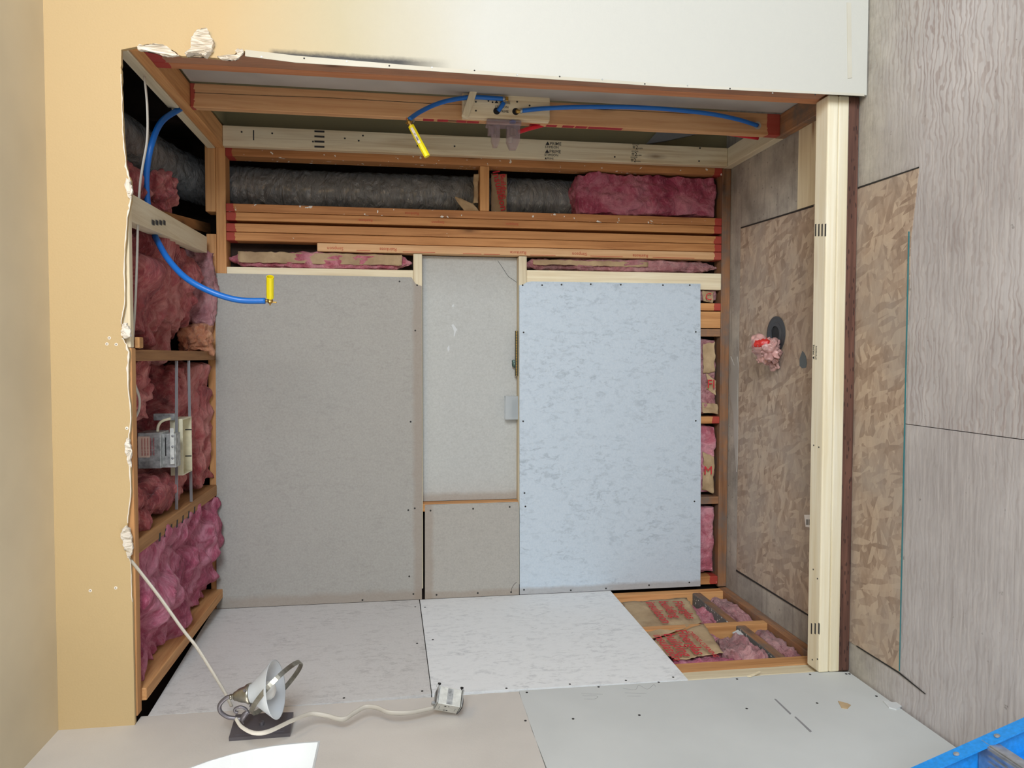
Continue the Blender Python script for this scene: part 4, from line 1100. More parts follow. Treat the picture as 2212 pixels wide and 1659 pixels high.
tag(mesh('pipe_hole_ring', lathe(zhole, (0, -1, 0), [(0, 0.016), (0.0015, 0.016), (0.0015, 0.009), (0, 0.009)], 24, cap=False), M['dry_back']), 'splintered hole rim where the long blue pipe enters the stud', 'hole')
el = empty('brass_elbow', at(1097, 215, 1, y1), 'small brass elbow with clamps joining the two blue pipes', 'pipe fitting')
mesh('clamp', lathe(at(1086, 213.5, 1, y1), (0, 0, -1), [(0, 0.0098), (0.007, 0.0098)], 20), M['galv'], el)
mesh('elbow_body', obox(at(1094, 215, 1, y1), (1, 0, 0), (0, 1, 0), (0, 0, 1), 0.009, 0.009, 0.007, 0.003), M['brass'], el)
mesh('clamp', lathe(at(1091, 219, 1, y1), (-1, 0, 0.2), [(0, 0.0098), (0.006, 0.0098)], 20), M['galv'], el)
e2 = empty('brass_adapter', at(1117, 240, 1, y1), "brass adapter in the hole that feeds the long blue pipe", 'pipe fitting')
mesh('adapter_body', lathe(at(1114, 240.5, 1, y1), (0, 0, -1), [(0, 0.004), (0.004, 0.0075), (0.012, 0.0075), (0.013, 0.0055), (0.022, 0.0055)], 20), M['brass'], e2)
mesh('clamp', lathe(at(1124, 239.5, 1, y1), (0, 0, -1), [(0, 0.0098), (0.007, 0.0098)], 20), M['galv'], e2)
# yellow capped tees
def yellow_stub(base, tip, label, pipe_dir, facets=8, r=0.0115, open_end=False, y_lab=True):
    base, tip = V(base), V(tip); d = (tip - base).normalized(); L = (tip - base).length
    t = empty('yellow_stub', base, label, 'pipe fitting', 'yellow capped pipe stubs')
    prof = [(0.0, r), (L, r)]
    if open_end: prof += [(L, r * 0.85), (L - 0.03, r * 0.82)]
    mesh('yellow_sleeve', lathe(base, d, prof, facets, cap=not open_end), M['yellow'], t)
    if open_end: mesh('sleeve_base', lathe(base, d, [(0.001, r * 0.95), (0.02, r * 0.95)], 12), M['yellow'], t)
    mesh('brass_valve', lathe(base - d * 0.022, d, [(0, 0.006), (0.006, 0.0095), (0.012, 0.0095), (0.014, 0.0075), (0.0235, 0.0075)], 16), M['brass'], t, smooth=False)
    pd = V(pipe_dir).normalized()
    mesh('pipe_barb', lathe(base - d * 0.014, pd, [(0, 0.006), (0.02, 0.005)], 14), M['brass'], t)
    mesh('clamp', lathe(base - d * 0.014 + pd * 0.016, pd, [(0, 0.0098), (0.007, 0.0098)], 20), M['galv'], t)
    sd = d.cross(V((0, 1, 0))).normalized()
    mesh('brass_ear', obox(base - d * 0.018 - pd * 0.012, pd, (0, 1, 0), pd.cross(V((0, 1, 0))), 0.010, 0.003, 0.0025, 0.001), M['brass'], t)
    mesh('brass_ear', obox(base - d * 0.026, d, (0, 1, 0), sd, 0.006, 0.003, 0.0025, 0.001), M['brass'], t)
    return t, d
b1, t1 = at(888, 272, 1, 2.75), at(923, 338, 1, 2.74)
yt, dd1 = yellow_stub(b1, t1, 'slanting yellow sleeve with a white label under the valve block', at(905, 243, 1, 2.80) - at(884, 258, 1, 2.75))
sd = dd1.cross(V((0, 1, 0))).normalized()
lab_c = b1 + dd1 * 0.042
for sgn in (1,):
    nn_ = V((0, -1, 0)) ; q_ = [b1 + dd1 * 0.010 + sd * 0.001, b1 + dd1 * 0.072 + sd * 0.001, b1 + dd1 * 0.072 - sd * 0.0085, b1 + dd1 * 0.010 - sd * 0.0085]
    bm = prism([p + V((0, -0.0122, 0)) for p in q_], (0, 0.003, 0)); mesh('paper_label', bm, M['paperlabel'], yt)
text(yt, '53 1888', b1 + dd1 * 0.032 - sd * 0.007 + V((0, -0.0118, 0)), dd1, sd, 0.009, M['inkblack'])
yh = 2.66
b2, t2 = at(583.5, 643, 1, yh), at(583.5, 598, 1, yh - 0.05)
yellow_stub(b2, t2, "straight yellow open sleeve in front of the largest grey board", at(540, 648, 1, yh) - at(575, 650, 1, yh), 10, 0.0125, True)
pipe('blue_pipe', [at(392, 233, 1, 3.00), at(350, 262, 1, 2.88), at(328, 310, 1, 2.80), at(317, 370, 1, 2.80), at(318, 430, 1, 2.82), at(330, 495, 1, 2.82), at(345, 530, 1, 2.76), at(368, 566, 1, 2.70), at(405, 603, 1, 2.66), at(460, 632, 1, 2.65), at(515, 648, 1, yh), at(573, 650, 1, yh)], 0.0105, M['pexblue'], "hanging blue pipe curving from the dark cavity to the straight yellow sleeve")
# shower valve
ym_ = yst2 - 0.015
def vp(u, v, y=ym_ ): return at(u, v, 1, y)
va = empty('shower_valve', vp(1088, 270), 'smoky clear plastic shower valve body with two pointed guards', 'valve')
def vbox(name, u0, u1, v0, v1, ya, yb2, mat, bev=0.002):
    p = vp(u0, v0); q = vp(u1, v1)
    return mesh(name, box(min(p.x, q.x), max(p.x, q.x), ya, yb2, min(p.z, q.z), max(p.z, q.z), bev), mat, va)
vbox('valve_housing', 1050, 1124, 261, 276, ym_ - 0.03, ym_ + 0.03, M['smoke'], 0.004)
vbox('valve_housing', 1054, 1066, 274, 292, ym_ - 0.02, ym_ + 0.02, M['smoke'], 0.003)
def guard(u0, u1, v0, v1):
    p = [vp(u0, v0), vp(u1, v0), vp(u1, v0 + (v1 - v0) * 0.68), vp(u1 - (u1 - u0) * 0.25, v1), vp(u0 + (u1 - u0) * 0.25, v1), vp(u0, v0 + (v1 - v0) * 0.68)]
    mesh('pointed_guard', prism([x + V((0, -0.016, 0)) for x in p], (0, 0.032, 0)), M['smoke'], va)
guard(1061, 1079, 272, 318); guard(1094, 1122, 272, 323)
c1_ = vp(1069.5, 276); mesh('valve_stem', lathe(c1_, (-1, 0, 0), [(0, 0.007), (0.028, 0.007), (0.03, 0.003), (0.038, 0.003)], 18), M['antique'], va)
c2_ = vp(1107, 279); mesh('valve_cartridge', lathe(c2_, (-1, 0, 0), [(0, 0.012), (0.022, 0.012), (0.023, 0.015), (0.028, 0.015)], 22), M['antique'], va)
c3_ = vp(1103, 298); mesh('cartridge_cap', lathe(c3_, (-1, 0, 0), [(0, 0.010), (0.018, 0.008)], 12), M['galvlight'], va)
c4_ = vp(1107, 262); mesh('blue_ring', lathe(c4_ + V((0, -0.005, 0)), (-1, 0, 0), [(0, 0.013), (0.008, 0.013)], 20), M['pexblue'], va)
pipe('red_pipe', [at(1121, 285, 1, ym_ + 0.01), at(1150, 276, 1, ym_ + 0.03), at(1200, 266, 1, yst2 + 0.05), at(1300, 262, 1, yst2 + 0.08), at(1450, 272, 1, yst2 + 0.08), at(1638, 298, 1, yst2 + 0.06)], 0.0085, M['pexred'], 'red pipe passing behind the orange partition stud')
mesh('split_line', tube([at(u, v, 1, yst2 - 0.0004) for u, v in ((419, 200), (560, 206), (700, 211), (850, 219), (980, 226), (1200, 232), (1500, 246))], 0.0009, 6), M['hole'], sp2)
# red striped tape on stud edge
for u0, u1 in ((877, 895), (914, 937), (945, 968), (987, 1008), (1010, 1036), (1150, 1172), (1188, 1211), (1225, 1250), (1255, 1280), (1285, 1362)):
    za, zb_ = at(u0, 258, 0, XR).z, at(u1, 260, 0, XR).z
    mesh('red_tape', box(XR - 0.0008, XR + 0.0004, yst2 + 0.004, yst2 + 0.03, zb_, za), M['redtape'], sp2)

# lettering on studs (stamps)
y3 = yst3 - 0.0002
for k, (s_, u, v, sz) in enumerate((('\u25b2PRIME', 1178, 313, 0.021), ('STIMSON', 1177, 320, 0.016), ('\u25b2PRIME', 1177, 330, 0.021), ('STIMSON', 1176, 337, 0.016), ('\u25b2PRIME', 1176, 344, 0.012))):
    text(sp3, s_, at(u, v, 1, y3), (0, 0, -1), (1, 0, 0), sz, M['inkblack'])
for (u, v) in ((1366, 322), (1364, 337), (1362, 350)):
    text(sp3, '\u24362'.replace('\u2436', '\u2261'), at(u, v, 1, y3), (0, 0, -1), (1, 0, 0), 0.026, M['inkblack'])
    text(sp3, 'KD-STUD', at(u, v - 9, 1, y3), (0, 0, -1), (1, 0, 0), 0.008, M['inkblack'])
    text(sp3, 'S-DRY', at(u + 12, v, 1, y3), (0, 0, -1), (1, 0, 0), 0.009, M['inkblack'])
for k in range(4):
    p = at(690, 284 + k * 11, 1, y3)
    mesh('ink_stamp', box(p.x - 0.004, p.x + 0.004, y3 - 0.0006, y3 + 0.0005, p.z - 0.022, p.z + 0.022), M['inkblack'], sp3)
p = at(548, 292, 1, y3); mesh('ink_stamp', box(p.x - 0.022, p.x + 0.022, y3 - 0.0006, y3 + 0.0005, p.z - 0.002, p.z + 0.003), M['inkblack'], sp3)
screws(sp3, [at(u, v, 1, y3) for u, v in ((522, 285), (588, 288), (676, 306), (745, 299), (784, 293), (775, 304), (902, 315), (982, 316), (1203, 311), (1328, 339), (1512, 320), (1510, 348))], (0, -1, 0), 0.004)
screws(dw, [at(1835, 1456, 0, XL)], (1, 0, 0))
def rain(par, s_, u_end, v, sz=0.022, mat='orangeink'):
    # printed upside down: reads upwards along the stud
    text(par, s_, at(u_end, v, 1, YB), (0, 0, 1), (-1, 0, 0), sz, M[mat])
for s_, u, v in (('Simpson', 742, 534), ('Rainkote', 857, 536), ('Rainkote', 1137, 543), ('Simpson', 1268, 546), ('Rainkote', 1400, 550)):
    rain(s6, s_, u, v)
for u0, u1, v in ((770, 800, 541), (870, 940, 544), (1000, 1040, 548), (1045, 1080, 549), (1145, 1200, 551), (1275, 1345, 553), (1410, 1500, 556)):
    a1, a2 = at(u0, v, 1, YB), at(u1, v, 1, YB)
    mesh('printed_line', box(a1.x - 0.0012, a1.x + 0.0012, YB - 0.0006, YB + 0.0004, a2.z, a1.z), M['orangeink'], s6)
for s_, u, v in (('Rainkote', 805, 474), ('Simpson', 960, 478), ('Simpson', 1120, 482)): rain(s3, s_, u, v, 0.018)
rain(s2, 'Rainkote', 905, 459, 0.018)
# joist stamp
for k in range(7):
    t_ = k / 6; u = 345 + t_ * 75; v = 1160 - t_ * 58
    p = at(u, v, 2, zj)
    mesh('ink_stamp', obox(p, (1, 0.25, 0), (0, 1, 0), (0, 0, 1), 0.014, 0.008, 0.0008), M['inkblack'], j2)
for k in range(5):
    p = at(305 + k * 10, 481.5, 2, 2.4447)
for k in range(4):
    p = at(330 + k * 8, 481 - 0, 2, 2.4465); mesh('ink_stamp', obox((p.x, p.y, 2.4445 + 0.0), (1, 0, 0), (0, 1, 0), (0, 0, 1), 0.008, 0.010, 0.001), M['inkblack'], br)
# curb stamps
for u, v in ((1772, 497),):
    for k in range(4):
        p = at(1762 + k * 7, 497, 2, 0.1245); mesh('ink_stamp', box(p.x - 0.022, p.x + 0.022, p.y - 0.004, p.y + 0.004, 0.1242, 0.1250), M['inkblack'], cb3)
p = at(1758, 765, 2, 0.1245)
text(cb3, '\u25b2 PRIME', (p.x - 0.02, cu0 + 0.062, 0.1242), (1, 0, 0), (0, 1, 0), 0.014, M['inkblack'])
text(cb3, 'STIMSON', (p.x - 0.02, cu0 + 0.046, 0.1242), (1, 0, 0), (0, 1, 0), 0.012, M['inkblack'])
for k in range(3):
    p = at(1753 + k * 8, 1358, 2, 0.1245); mesh('ink_stamp', box(p.x - 0.02, p.x + 0.02, p.y - 0.004, p.y + 0.004, 0.1242, 0.1250), M['inkblack'], cb3)
screws(cb3, [at(u, v, 2, 0.1245) for u, v in ((1758, 962), (1769, 966), (1757, 1230), (1766, 1250), (1755, 1425), (1766, 1424))], (0, 0, 1), 0.003)

# ================================================================== LIGHT HOUSING
yh1, yh2 = 2.93, 3.06
def hp(u, v, y): return at(u, v, 1, y)
lh = empty('recessed_light_housing', hp(370, 965, 2.9), 'recessed light housing with metal box, sticker and cream frame in the ceiling bay', 'light housing')
zr0 = at(395, 960, 1, 2.95).z
xa_, xb_ = hp(395, 905, 2.95).x, hp(395, 1027, 2.95).x
bm = bmesh.new(); zt = zr0 + 0.045
add_box(bm, xb_, xa_, 2.95, 2.954, zr0, zt); yfar = at(414, 960, 2, zr0).y
add_box(bm, xb_, xa_, yfar, yfar + 0.004, zr0, zt); add_box(bm, xb_, xb_ + 0.004, 2.954, yfar, zr0, zt); add_box(bm, xa_ - 0.004, xa_, 2.954, yfar, zr0, zt)
mesh('cream_frame', bm, M['cream_metal'], lh)
mesh('cream_frame', box(xb_ + 0.004, xa_ - 0.004, 2.954, yfar, zt - 0.004, zt), M['cream_metal'], lh)
for v in (928, 985):
    p = at(407, v, 1, yfar); mesh('slot', box(p.x - 0.002, p.x + 0.002, yfar - 0.0012, yfar + 0.0, p.z - 0.012, p.z + 0.012), M['black'], lh)
pA, pB = hp(297, 935, 2.80), hp(348, 1012, 2.80)
zlow = pB.z
mb = mesh('wiring_box', box(pB.x, pA.x, 2.80, 2.90, pB.z, pA.z, 0.002), M['galv'], lh)
sA, sB = hp(298, 943, 2.80), hp(324, 988, 2.80)
stk = mesh('warning_sticker', box(sB.x, sA.x, 2.7985, 2.7999, sB.z, sA.z), M['pinklabel'], mb)
for k in range(5):
    text(mb, 'WARNING RISK OF FIRE', (sA.x - 0.006, 2.798, sA.z - 0.012 - k * 0.007 * 1.4 + 0.0), (-1, 0, 0), (0, 0, -1), 0.0058, M['redink'])
pC, pD = hp(347, 937, 2.82), hp(380, 1010, 2.82)
br_ = mesh('mounting_bracket', box(pD.x, pC.x, 2.82, 2.88, pD.z, pC.z, 0.002), M['galv'], lh)
q0, q1 = hp(356, 945, 2.818), hp(359, 985, 2.818)
mesh('bracket_slot', box(q1.x, q0.x, 2.8188, 2.8199, q1.z, q0.z), M['black'], br_)
q0, q1 = hp(367, 925, 2.815), hp(377, 1003, 2.815)
mesh('adjusting_plate', box(q1.x, q0.x, 2.812, 2.8185, q1.z, q0.z, 0.001), M['galvlight'], lh)
for v in (942, 965, 990):
    p = hp(373, v, 2.812); mesh('rivet', lathe(p, (0, -1, 0), [(0, 0.005), (0.0015, 0.004), (0.003, 0.0015)], 12), M['steel'], lh)
q0, q1 = hp(335, 893, 2.95), hp(380, 907, 2.95)
mesh('side_clip', box(q1.x, q0.x, 2.93, 2.95, q1.z, q0.z, 0.001), M['galv'], lh)
mesh('conduit_elbow', tube([hp(340, 936, 2.85), hp(342, 920, 2.86), hp(350, 910, 2.88), hp(368, 904, 2.90)], 0.005, 12, 8), M['cream_metal'], lh, smooth=True)
zbar = zr0 + 0.03
j1r = at(370, 779, 2, zj).x; j2l = at(370, 1118, 2, zj).x + 0.006
for (ua, va_), (ub, vb_) in (((372, 780), (388, 925)), ((410, 780), (408, 905))):
    p = at(ua, va_, 1, 2.93 if ua < 400 else 3.08); q = at(ub, vb_, 1, 2.93 if ua < 400 else 3.08)
    y_ = p.y
    z_ = (p.z + q.z) / 2
    mesh('hanger_bar', obox((mid(j1r, j2l), y_, z_), (1, 0, (q.z - p.z) * 0.6), (0, 1, 0), (0, 0, 1), abs(j1r - j2l) / 2 - 0.001, 0.0015, 0.005), M['steel'], lh)

# ================================================================== CABLES
def cable(pts, r, label, flat=0.55, grp='white electric cables'):
    return tag(mesh('electric_cable', tube(pts, r, 12, 10, flat=flat), M['romex'], None, smooth=True), label, 'cable', grp)
cable([at(312, 165, 1, 2.60), at(318, 230, 1, 2.60), at(318, 300, 1, 2.60), at(308, 360, 1, 2.58), at(302, 405, 1, 2.56), at(298, 480, 1, 2.54), at(296, 560, 1, 2.52), at(292, 660, 1, 2.51), at(287, 735, 1, 2.50)], 0.0055, 'white cable running behind the header in the dark cavity')
cable([at(291, 830, 1, 2.52), at(301, 860, 1, 2.55), at(300, 885, 1, 2.55), at(291, 905, 1, 2.52)], 0.005, 'short loop of white cable beside the light housing')
YC = 2.36
hang = [at(284, 1212, 1, 2.425), at(305, 1238, 1, 2.39), at(345, 1290, 1, 2.37), at(395, 1360, 1, 2.35), at(425, 1398, 1, 2.34), at(455, 1445, 1, 2.34), at(485, 1495, 1, 2.35), at(500, 1525, 1, 2.36)]
cable(hang, 0.0075, "cream cable running from the header edge to the wall lamp")
XC = XL + 0.045
low = [at(510, 1553, 0, XL + 0.10), at(522, 1570, 0, XL + 0.085), at(548, 1583, 0, XL + 0.075), at(580, 1580, 0, XL + 0.075), at(630, 1557, 0, XL + 0.07), at(670, 1542, 0, XL + 0.06), at(705, 1546, 0, XL + 0.05), at(740, 1554, 0, XL + 0.045), at(765, 1540, 0, XL + 0.05), at(790, 1527, 0, XL + 0.055), at(815, 1529, 0, XL + 0.055), at(840, 1539, 0, XL + 0.05), at(880, 1540, 0, XL + 0.045), at(915, 1534, 0, XL + 0.04), at(942, 1527, 0, XL + 0.04)]
cable(low, 0.0080, "cream cable looping between the wall lamp and the junction box")

# ================================================================== WALL LAMP
U_, V_, W_ = V((0, 0, -1)), V((-1, 0, 0)), V((0, 1, 0))     # down, left, away
lampY = 2.27
def lp(u, v, y=lampY): return at(u, v, 1, y)
wl_ = empty('wall_lamp', lp(565, 1540), 'antique metal wall lamp with white cone glass shade hanging by its cable', 'lamp')
# back plate lies against the wall, tipped
c00, c10, c11, c01 = at(494, 1594, 0, XL + 0.012), at(509, 1543, 0, XL + 0.035), at(634, 1538, 0, XL + 0.035), at(626, 1584, 0, XL + 0.012)
n_ = (c10 - c00).cross(c11 - c00).normalized()
if n_.x < 0: n_ = -n_
bpl = mesh('back_plate', prism([c00, c10, c11, c01], -n_ * 0.012), M['bronze'], wl_)
ins = [c00.lerp(c11, 0.1), c10.lerp(c01, 0.1), c11.lerp(c00, 0.1), c01.lerp(c10, 0.1)]
mesh('plate_panel', prism([p + n_ * 0.002 for p in ins], -n_ * 0.003), M['bronze'], wl_)
pk_ = c00.lerp(c11, 0.5); mesh('plate_knob', lathe(pk_, n_, [(0, 0.008), (0.01, 0.007), (0.012, 0.003)], 16), M['bronze'], wl_)
mesh('curved_arm', tube([lp(504, 1505), lp(490, 1507), lp(475, 1522), lp(476, 1537), lp(490, 1548), lp(504, 1551), lp(520, 1553)], 0.0062, 14, 10), M['bronze'], wl_, smooth=True)
mesh('arm_scroll', tube([lp(520, 1553), lp(532, 1545), lp(532, 1533), lp(520, 1527), lp(508, 1531), lp(508, 1538), lp(514, 1539)], 0.0042, 12, 10), M['bronze'], wl_, smooth=True)
mesh('arm_leaf', tube([lp(538, 1537), lp(528, 1545), lp(524, 1556), lp(526, 1564)], 0.006, 12, 8, rad=lambda t: 0.002 + 0.007 * math.sin(PI * min(1, t + 0.15))), M['bronze'], wl_, smooth=True)
ax_ = (lp(600, 1489, lampY - 0.018) - lp(505, 1505)).normalized()
s0 = lp(497, 1505.5)
mesh('collar', lathe(s0, ax_, [(-0.001, 0.0055), (0.0, 0.008), (0.004, 0.0085), (0.006, 0.0065), (0.010, 0.009), (0.012, 0.009)], 20), M['antique'], wl_, smooth=True)
mesh('socket_cup', lathe(s0 + ax_ * 0.012, ax_, [(0, 0.008), (0.001, 0.0125), (0.010, 0.0155), (0.014, 0.0185), (0.022, 0.021), (0.032, 0.023), (0.040, 0.0275), (0.042, 0.029), (0.052, 0.030), (0.053, 0.027)], 36), M['antique'], wl_, smooth=True)
for k in range(3):
    A_, s_, w_ = frame_of(ax_); d_ = math.cos(k * 2.1 + 0.7) * s_ + math.sin(k * 2.1 + 0.7) * w_
    mesh('thumb_screw', lathe(s0 + ax_ * 0.058 + d_ * 0.028, d_, [(0, 0.002), (0.006, 0.002), (0.006, 0.0045), (0.010, 0.0045)], 12), M['bronze'], wl_)
sh0 = s0 + ax_ * 0.060
mesh('glass_shade', lathe(sh0, ax_, [(0, 0.027), (0.010, 0.029), (0.050, 0.062), (0.076, 0.083), (0.078, 0.084), (0.0775, 0.081), (0.050, 0.0585), (0.010, 0.026), (0, 0.024)], 56, cap=False), M['shade'], wl_, smooth=True)
mesh('light_bulb', lathe(sh0, ax_, [(0, 0.010), (0.020, 0.012), (0.035, 0.020), (0.048, 0.026), (0.060, 0.0265), (0.070, 0.021), (0.076, 0.010), (0.077, 0.002)], 28), M['bulb'], wl_, smooth=True)
# brass hoop around the shade
hc = lp(598, 1485)
maj = (U_ * 0.64 - V_ * 0.77).normalized(); mnr = ((U_ * -0.77 - V_ * 0.64) * 0.36 - W_ * 0.93).normalized(); nrm = maj.cross(mnr)
bm = bmesh.new(); rr, ww = 0.094, 0.007; seg = 64; loops = []
for k in range(seg):
    t_ = 2 * PI * k / seg; d_ = maj * math.cos(t_) + mnr * math.sin(t_)
    loops.append([bm.verts.new(hc + d_ * (rr + dr_) + nrm * dw_) for dr_, dw_ in ((0, -ww), (0.002, -ww), (0.002, ww), (0, ww))])
for k in range(seg):
    for j in range(4):
        bm.faces.new((loops[k][j], loops[(k + 1) % seg][j], loops[(k + 1) % seg][(j + 1) % 4], loops[k][(j + 1) % 4]))
mesh('metal_hoop', bm, M['antique'], wl_, smooth=False)

# ================================================================== JUNCTION BOX
jc = at(968, 1512, 0, XL + 0.062)
jb = empty('junction_box', jc, "galvanised junction box hanging against the cream wall at the cable end", 'junction box')
e1 = (U_ * 0.965 + V_ * 0.25 ).normalized()
k_ = e1.cross(W_).normalized()
e2_ = (W_ * -0.72 + (V_ * 0.97 - U_ * 0.25) * 0.69); e2_ = (e2_ - e1 * e2_.dot(e1)).normalized()   # down towards camera
e3_ = e1.cross(e2_).normalized()
if e3_.y > 0: e3_ = -e3_
hw, hd_, hh = 0.036, 0.027, 0.028
mesh('box_body', obox(jc, e1, e2_, e3_, hw, hd_, hh, 0.0015), M['galvlight'], jb)
for sa_ in (-1, 1):
    mesh('side_flange', obox(jc + e1 * (hw + 0.003) * sa_ + e3_ * 0.004, e1, e2_, e3_, 0.0018, hd_ * 0.98, hh * 1.1, 0.0005), M['galv'], jb)
    mesh('slot', obox(jc + e1 * (hw + 0.0052) * sa_ + e3_ * 0.01, e1, e2_, e3_, 0.0004, hd_ * 0.7, 0.004), M['black'], jb)
for (s1_, s2_, r_) in ((-0.25, 0.55, 0.0030), (0.05, 0.62, 0.0018), (0.05, -0.55, 0.0030), (-0.18, -0.55, 0.0018)):
    mesh('knockout', lathe(jc + e2_ * (hd_ + 0.0001) + e1 * s1_ * hw + e3_ * s2_ * hh, e2_, [(0, r_), (0.0006, r_)], 14), M['black'], jb)
mesh('knockout', lathe(jc + e3_ * (hh + 0.0001) + e1 * 0.1 * hw + e2_ * 0.8 * hd_, e3_, [(0, 0.0022), (0.0006, 0.0022)], 14), M['black'], jb)
mesh('recessed_panel', obox(jc + e3_ * (hh + 0.0006) + e2_ * -0.0, e1, e2_, e3_, 0.009, hd_ * 0.9, 0.0006), M['galv'], jb)
for s1_ in (-0.7, 0.7):
    mesh('embossed_rib', obox(jc + e2_ * (hd_ + 0.0006) + e1 * s1_ * hw, e1, e2_, e3_, 0.0012, 0.0006, 0.010), M['galv'], jb)
for sa_ in (-1, 1):
    top = jc + e1 * (hw + 0.001) * sa_ - e2_ * hd_ + e3_ * 0.015
    mesh('mounting_screw', lathe(top + e2_ * 0.006, -e2_, [(0, 0.002), (0.016, 0.002), (0.016, 0.0048), (0.020, 0.0052), (0.021, 0.002)], 14), M['black'], jb)
    mesh('screw_ear', lathe(top + e1 * 0.004 * sa_ - e2_ * 0.004, e3_, [(0, 0.005), (0.001, 0.005), (0.001, 0.003), (0, 0.003)], 16, cap=False), M['galv'], jb)
mesh('clamp_tab', obox(jc - e1 * (hw + 0.009) + e2_ * 0.018, e1, e2_, e3_, 0.006, 0.004, 0.006, 0.001), M['galv'], jb)
mesh('ground_wire', tube([jc + e1 * (hw + 0.002) - e2_ * 0.02 + e3_ * 0.02, jc + e1 * (hw + 0.008) + e3_ * 0.02, jc + e1 * (hw + 0.009) + e2_ * 0.02 + e3_ * 0.01, jc + e1 * (hw - 0.004) + e2_ * (hd_ + 0.012)], 0.0012, 8, 8), M['hole'], jb, smooth=True)

# ================================================================== NICHE ITEMS
zs = zN1
p0 = at(1118, 715, 1, YB + 0.04); p1 = at(1118, 812, 1, YB + 0.02)
ns = empty('nail_strip', ((p0.x + p1.x) / 2, YB + 0.03, zs), 'collated brass screws in a strip lying on the niche sill', 'nail strip')
L_ = abs(p0.x - p1.x)
mesh('strip_band', box(min(p0.x, p1.x), max(p0.x, p1.x), YB + 0.020, YB + 0.024, zs + 0.0008, zs + 0.015), plain('dark_collating_strip', (66, 66, 52), 0.6), ns)
nsm = None
for k in range(28):
    x_ = min(p0.x, p1.x) + 0.004 + k * (L_ - 0.008) / 27
    if nsm is None:
        nsm = mesh('collated_screw', lathe((x_, YB + 0.004, zs + 0.010), (0, 1, 0), [(0, 0.0030), (0.002, 0.0030), (0.003, 0.0014), (0.030, 0.0010)], 10), M['brass'], ns); x00 = x_
    else:
        q = nsm.copy(); COL.objects.link(q); q.parent = ns; q.location = nsm.location + V((x_ - x00, 0, 0))
cp = [at(1095, 855, 1, YB + 0.05), at(1095, 905, 1, YB + 0.05)]
xa2, xb2 = max(c_.x for c_ in cp), min(c_.x for c_ in cp)
sb_ = empty('screw_box', ((xa2 + xb2) / 2, YB + 0.035, zs), 'small clear plastic box of grey-green screws standing on the niche sill', 'box')
ztop = at(1091, 880, 1, YB + 0.03).z
bm = bmesh.new()
for bx_ in ((xb2, xb2 + 0.0015, YB + 0.010, YB + 0.058, zs + 0.001, ztop), (xa2 - 0.0015, xa2, YB + 0.010, YB + 0.058, zs + 0.001, ztop), (xb2 + 0.0015, xa2 - 0.0015, YB + 0.010, YB + 0.0115, zs + 0.001, ztop), (xb2 + 0.0015, xa2 - 0.0015, YB + 0.0565, YB + 0.058, zs + 0.001, ztop), (xb2 + 0.0015, xa2 - 0.0015, YB + 0.0115, YB + 0.0565, zs + 0.001, zs + 0.0025)):
    add_box(bm, *bx_)
mesh('clear_tub', bm, M['clear'], sb_)
bm = bmesh.new(); rn = random.Random(3)
for k in range(46):
    c_ = V((rn.uniform(xb2 + 0.012, xa2 - 0.012), rn.uniform(YB + 0.022, YB + 0.046), zs + rn.uniform(0.006, 0.028)))
    d_ = V((rn.uniform(-1, 1), rn.uniform(-0.5, 0.5), rn.uniform(-0.5, 0.5))).normalized()
    lathe(c_ - d_ * 0.009, d_, [(0, 0.003), (0.002, 0.0028), (0.003, 0.0013), (0.018, 0.0008)], 6, bm)
o = mesh('loose_screws', bm, M['green'], sb_); o['kind'] = 'stuff'
tag(fluff('rubber_scrap', p1.x + 0.04, p1.x + 0.075, YB + 0.026, YB + 0.05, zs + 0.003, zs + 0.026, M['green'], 0.006, 8, 50, 61), 'crumpled dark green scrap behind the screw strip', 'scrap')

# ================================================================== STEP LADDER
Yl = 1.33
La, Lb = at(1945, 1672, 1, Yl), at(2212, 1553, 1, Yl)
d_ = (Lb - La).normalized()
foot = La + d_ * (La.z / -d_.z); topp = La - d_ * 0.48
topp = La - d_ * 0.30
lad = empty('step_ladder', (foot.x, Yl, 0.0), "blue stepladder with aluminium tread in the photo's bottom right corner", 'ladder')
sd_ = d_.cross(V((0, 1, 0))).normalized()
if sd_.x > 0: sd_ = -sd_
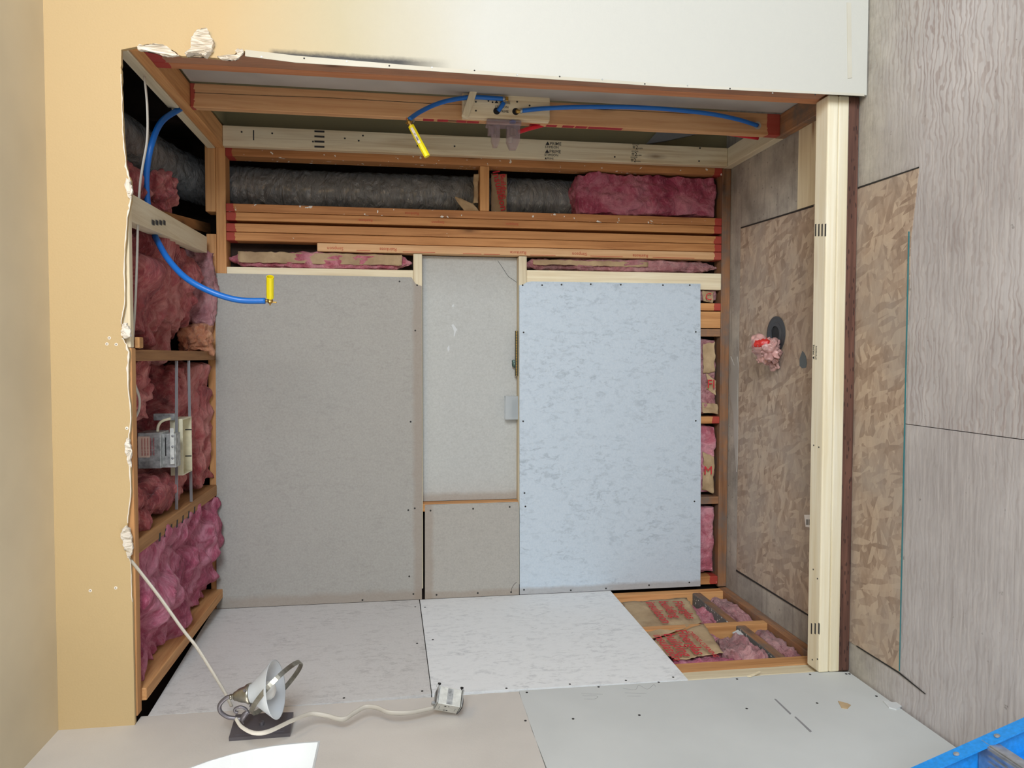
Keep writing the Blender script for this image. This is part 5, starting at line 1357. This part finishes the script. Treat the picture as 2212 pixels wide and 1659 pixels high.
# C-shaped rails: web in the plane facing along y, flanges across
def rail(y0, flip):
    bm = bmesh.new(); Mx = Matrix((d_, V((0, 1, 0)), sd_)).transposed().to_4x4(); Mx.translation = topp
    L = (foot - topp).length - 0.02
    add_box(bm, 0, L, y0, y0 + 0.004, 0, 0.075, 0, Mx)
    f0, f1 = (y0 - 0.026, y0 + 0.0) if flip else (y0 + 0.004, y0 + 0.030)
    add_box(bm, 0, L, f0, f1, 0, 0.004, 0, Mx); add_box(bm, 0, L, f0, f1, 0.071, 0.075, 0, Mx)
    return mesh('side_rail', bm, M['bluefg'], lad)
rail(0.0, True); rail(-0.42, False)
L = (foot - topp).length
mesh('back_leg', obox(topp + V((-0.10, -0.03, -L * 0.43)), (0.22, 0, -1), (0, 1, 0), (1, 0, 0.22), L * 0.45, 0.018, 0.012, 0.002), M['bluefg'], lad)
zt_1 = at(2128, 1592, 1, Yl - 0.02).z
for z_ in (zt_1, zt_1 + 0.27):
    if z_ > topp.z - 0.02: break
    c_ = foot + (topp - foot) * (z_ / topp.z)
    t_ = mesh('tread', box(c_.x - 0.085, c_.x + 0.0, Yl - 0.414, Yl - 0.004, z_ - 0.004, z_, 0.001), M['alu'], lad)
    for j in range(7):
        mesh('tread_rib', box(c_.x - 0.08 + j * 0.012, c_.x - 0.076 + j * 0.012, Yl - 0.41, Yl - 0.03, z_ + 0.0002, z_ + 0.003), M['alu'], t_)
    mesh('tread_lip', box(c_.x - 0.003, c_.x + 0.002, Yl - 0.414, Yl - 0.004, z_ - 0.03, z_ - 0.0045, 0.001), M['alu'], t_)
for s_ in (0.33, 0.47, 0.62):
    p_ = topp + d_ * (L * s_) + sd_ * 0.037 + V((0, -0.0, 0))
mesh('top_cap', box(topp.x - 0.16, topp.x + 0.07, Yl - 0.45, Yl + 0.03, topp.z + 0.002, topp.z + 0.035, 0.005), M['bluefg'], lad)
for s_ in (0.02, 0.10, 0.18, 0.30, 0.40):
    p_ = La + d_ * s_ * 1.2 - sd_ * 0.001
    mesh('rivet', lathe(p_ + V((0, -0.013, 0)), -sd_, [(0, 0.006), (0.0015, 0.0055), (0.003, 0.002)], 14), M['alu'], lad)
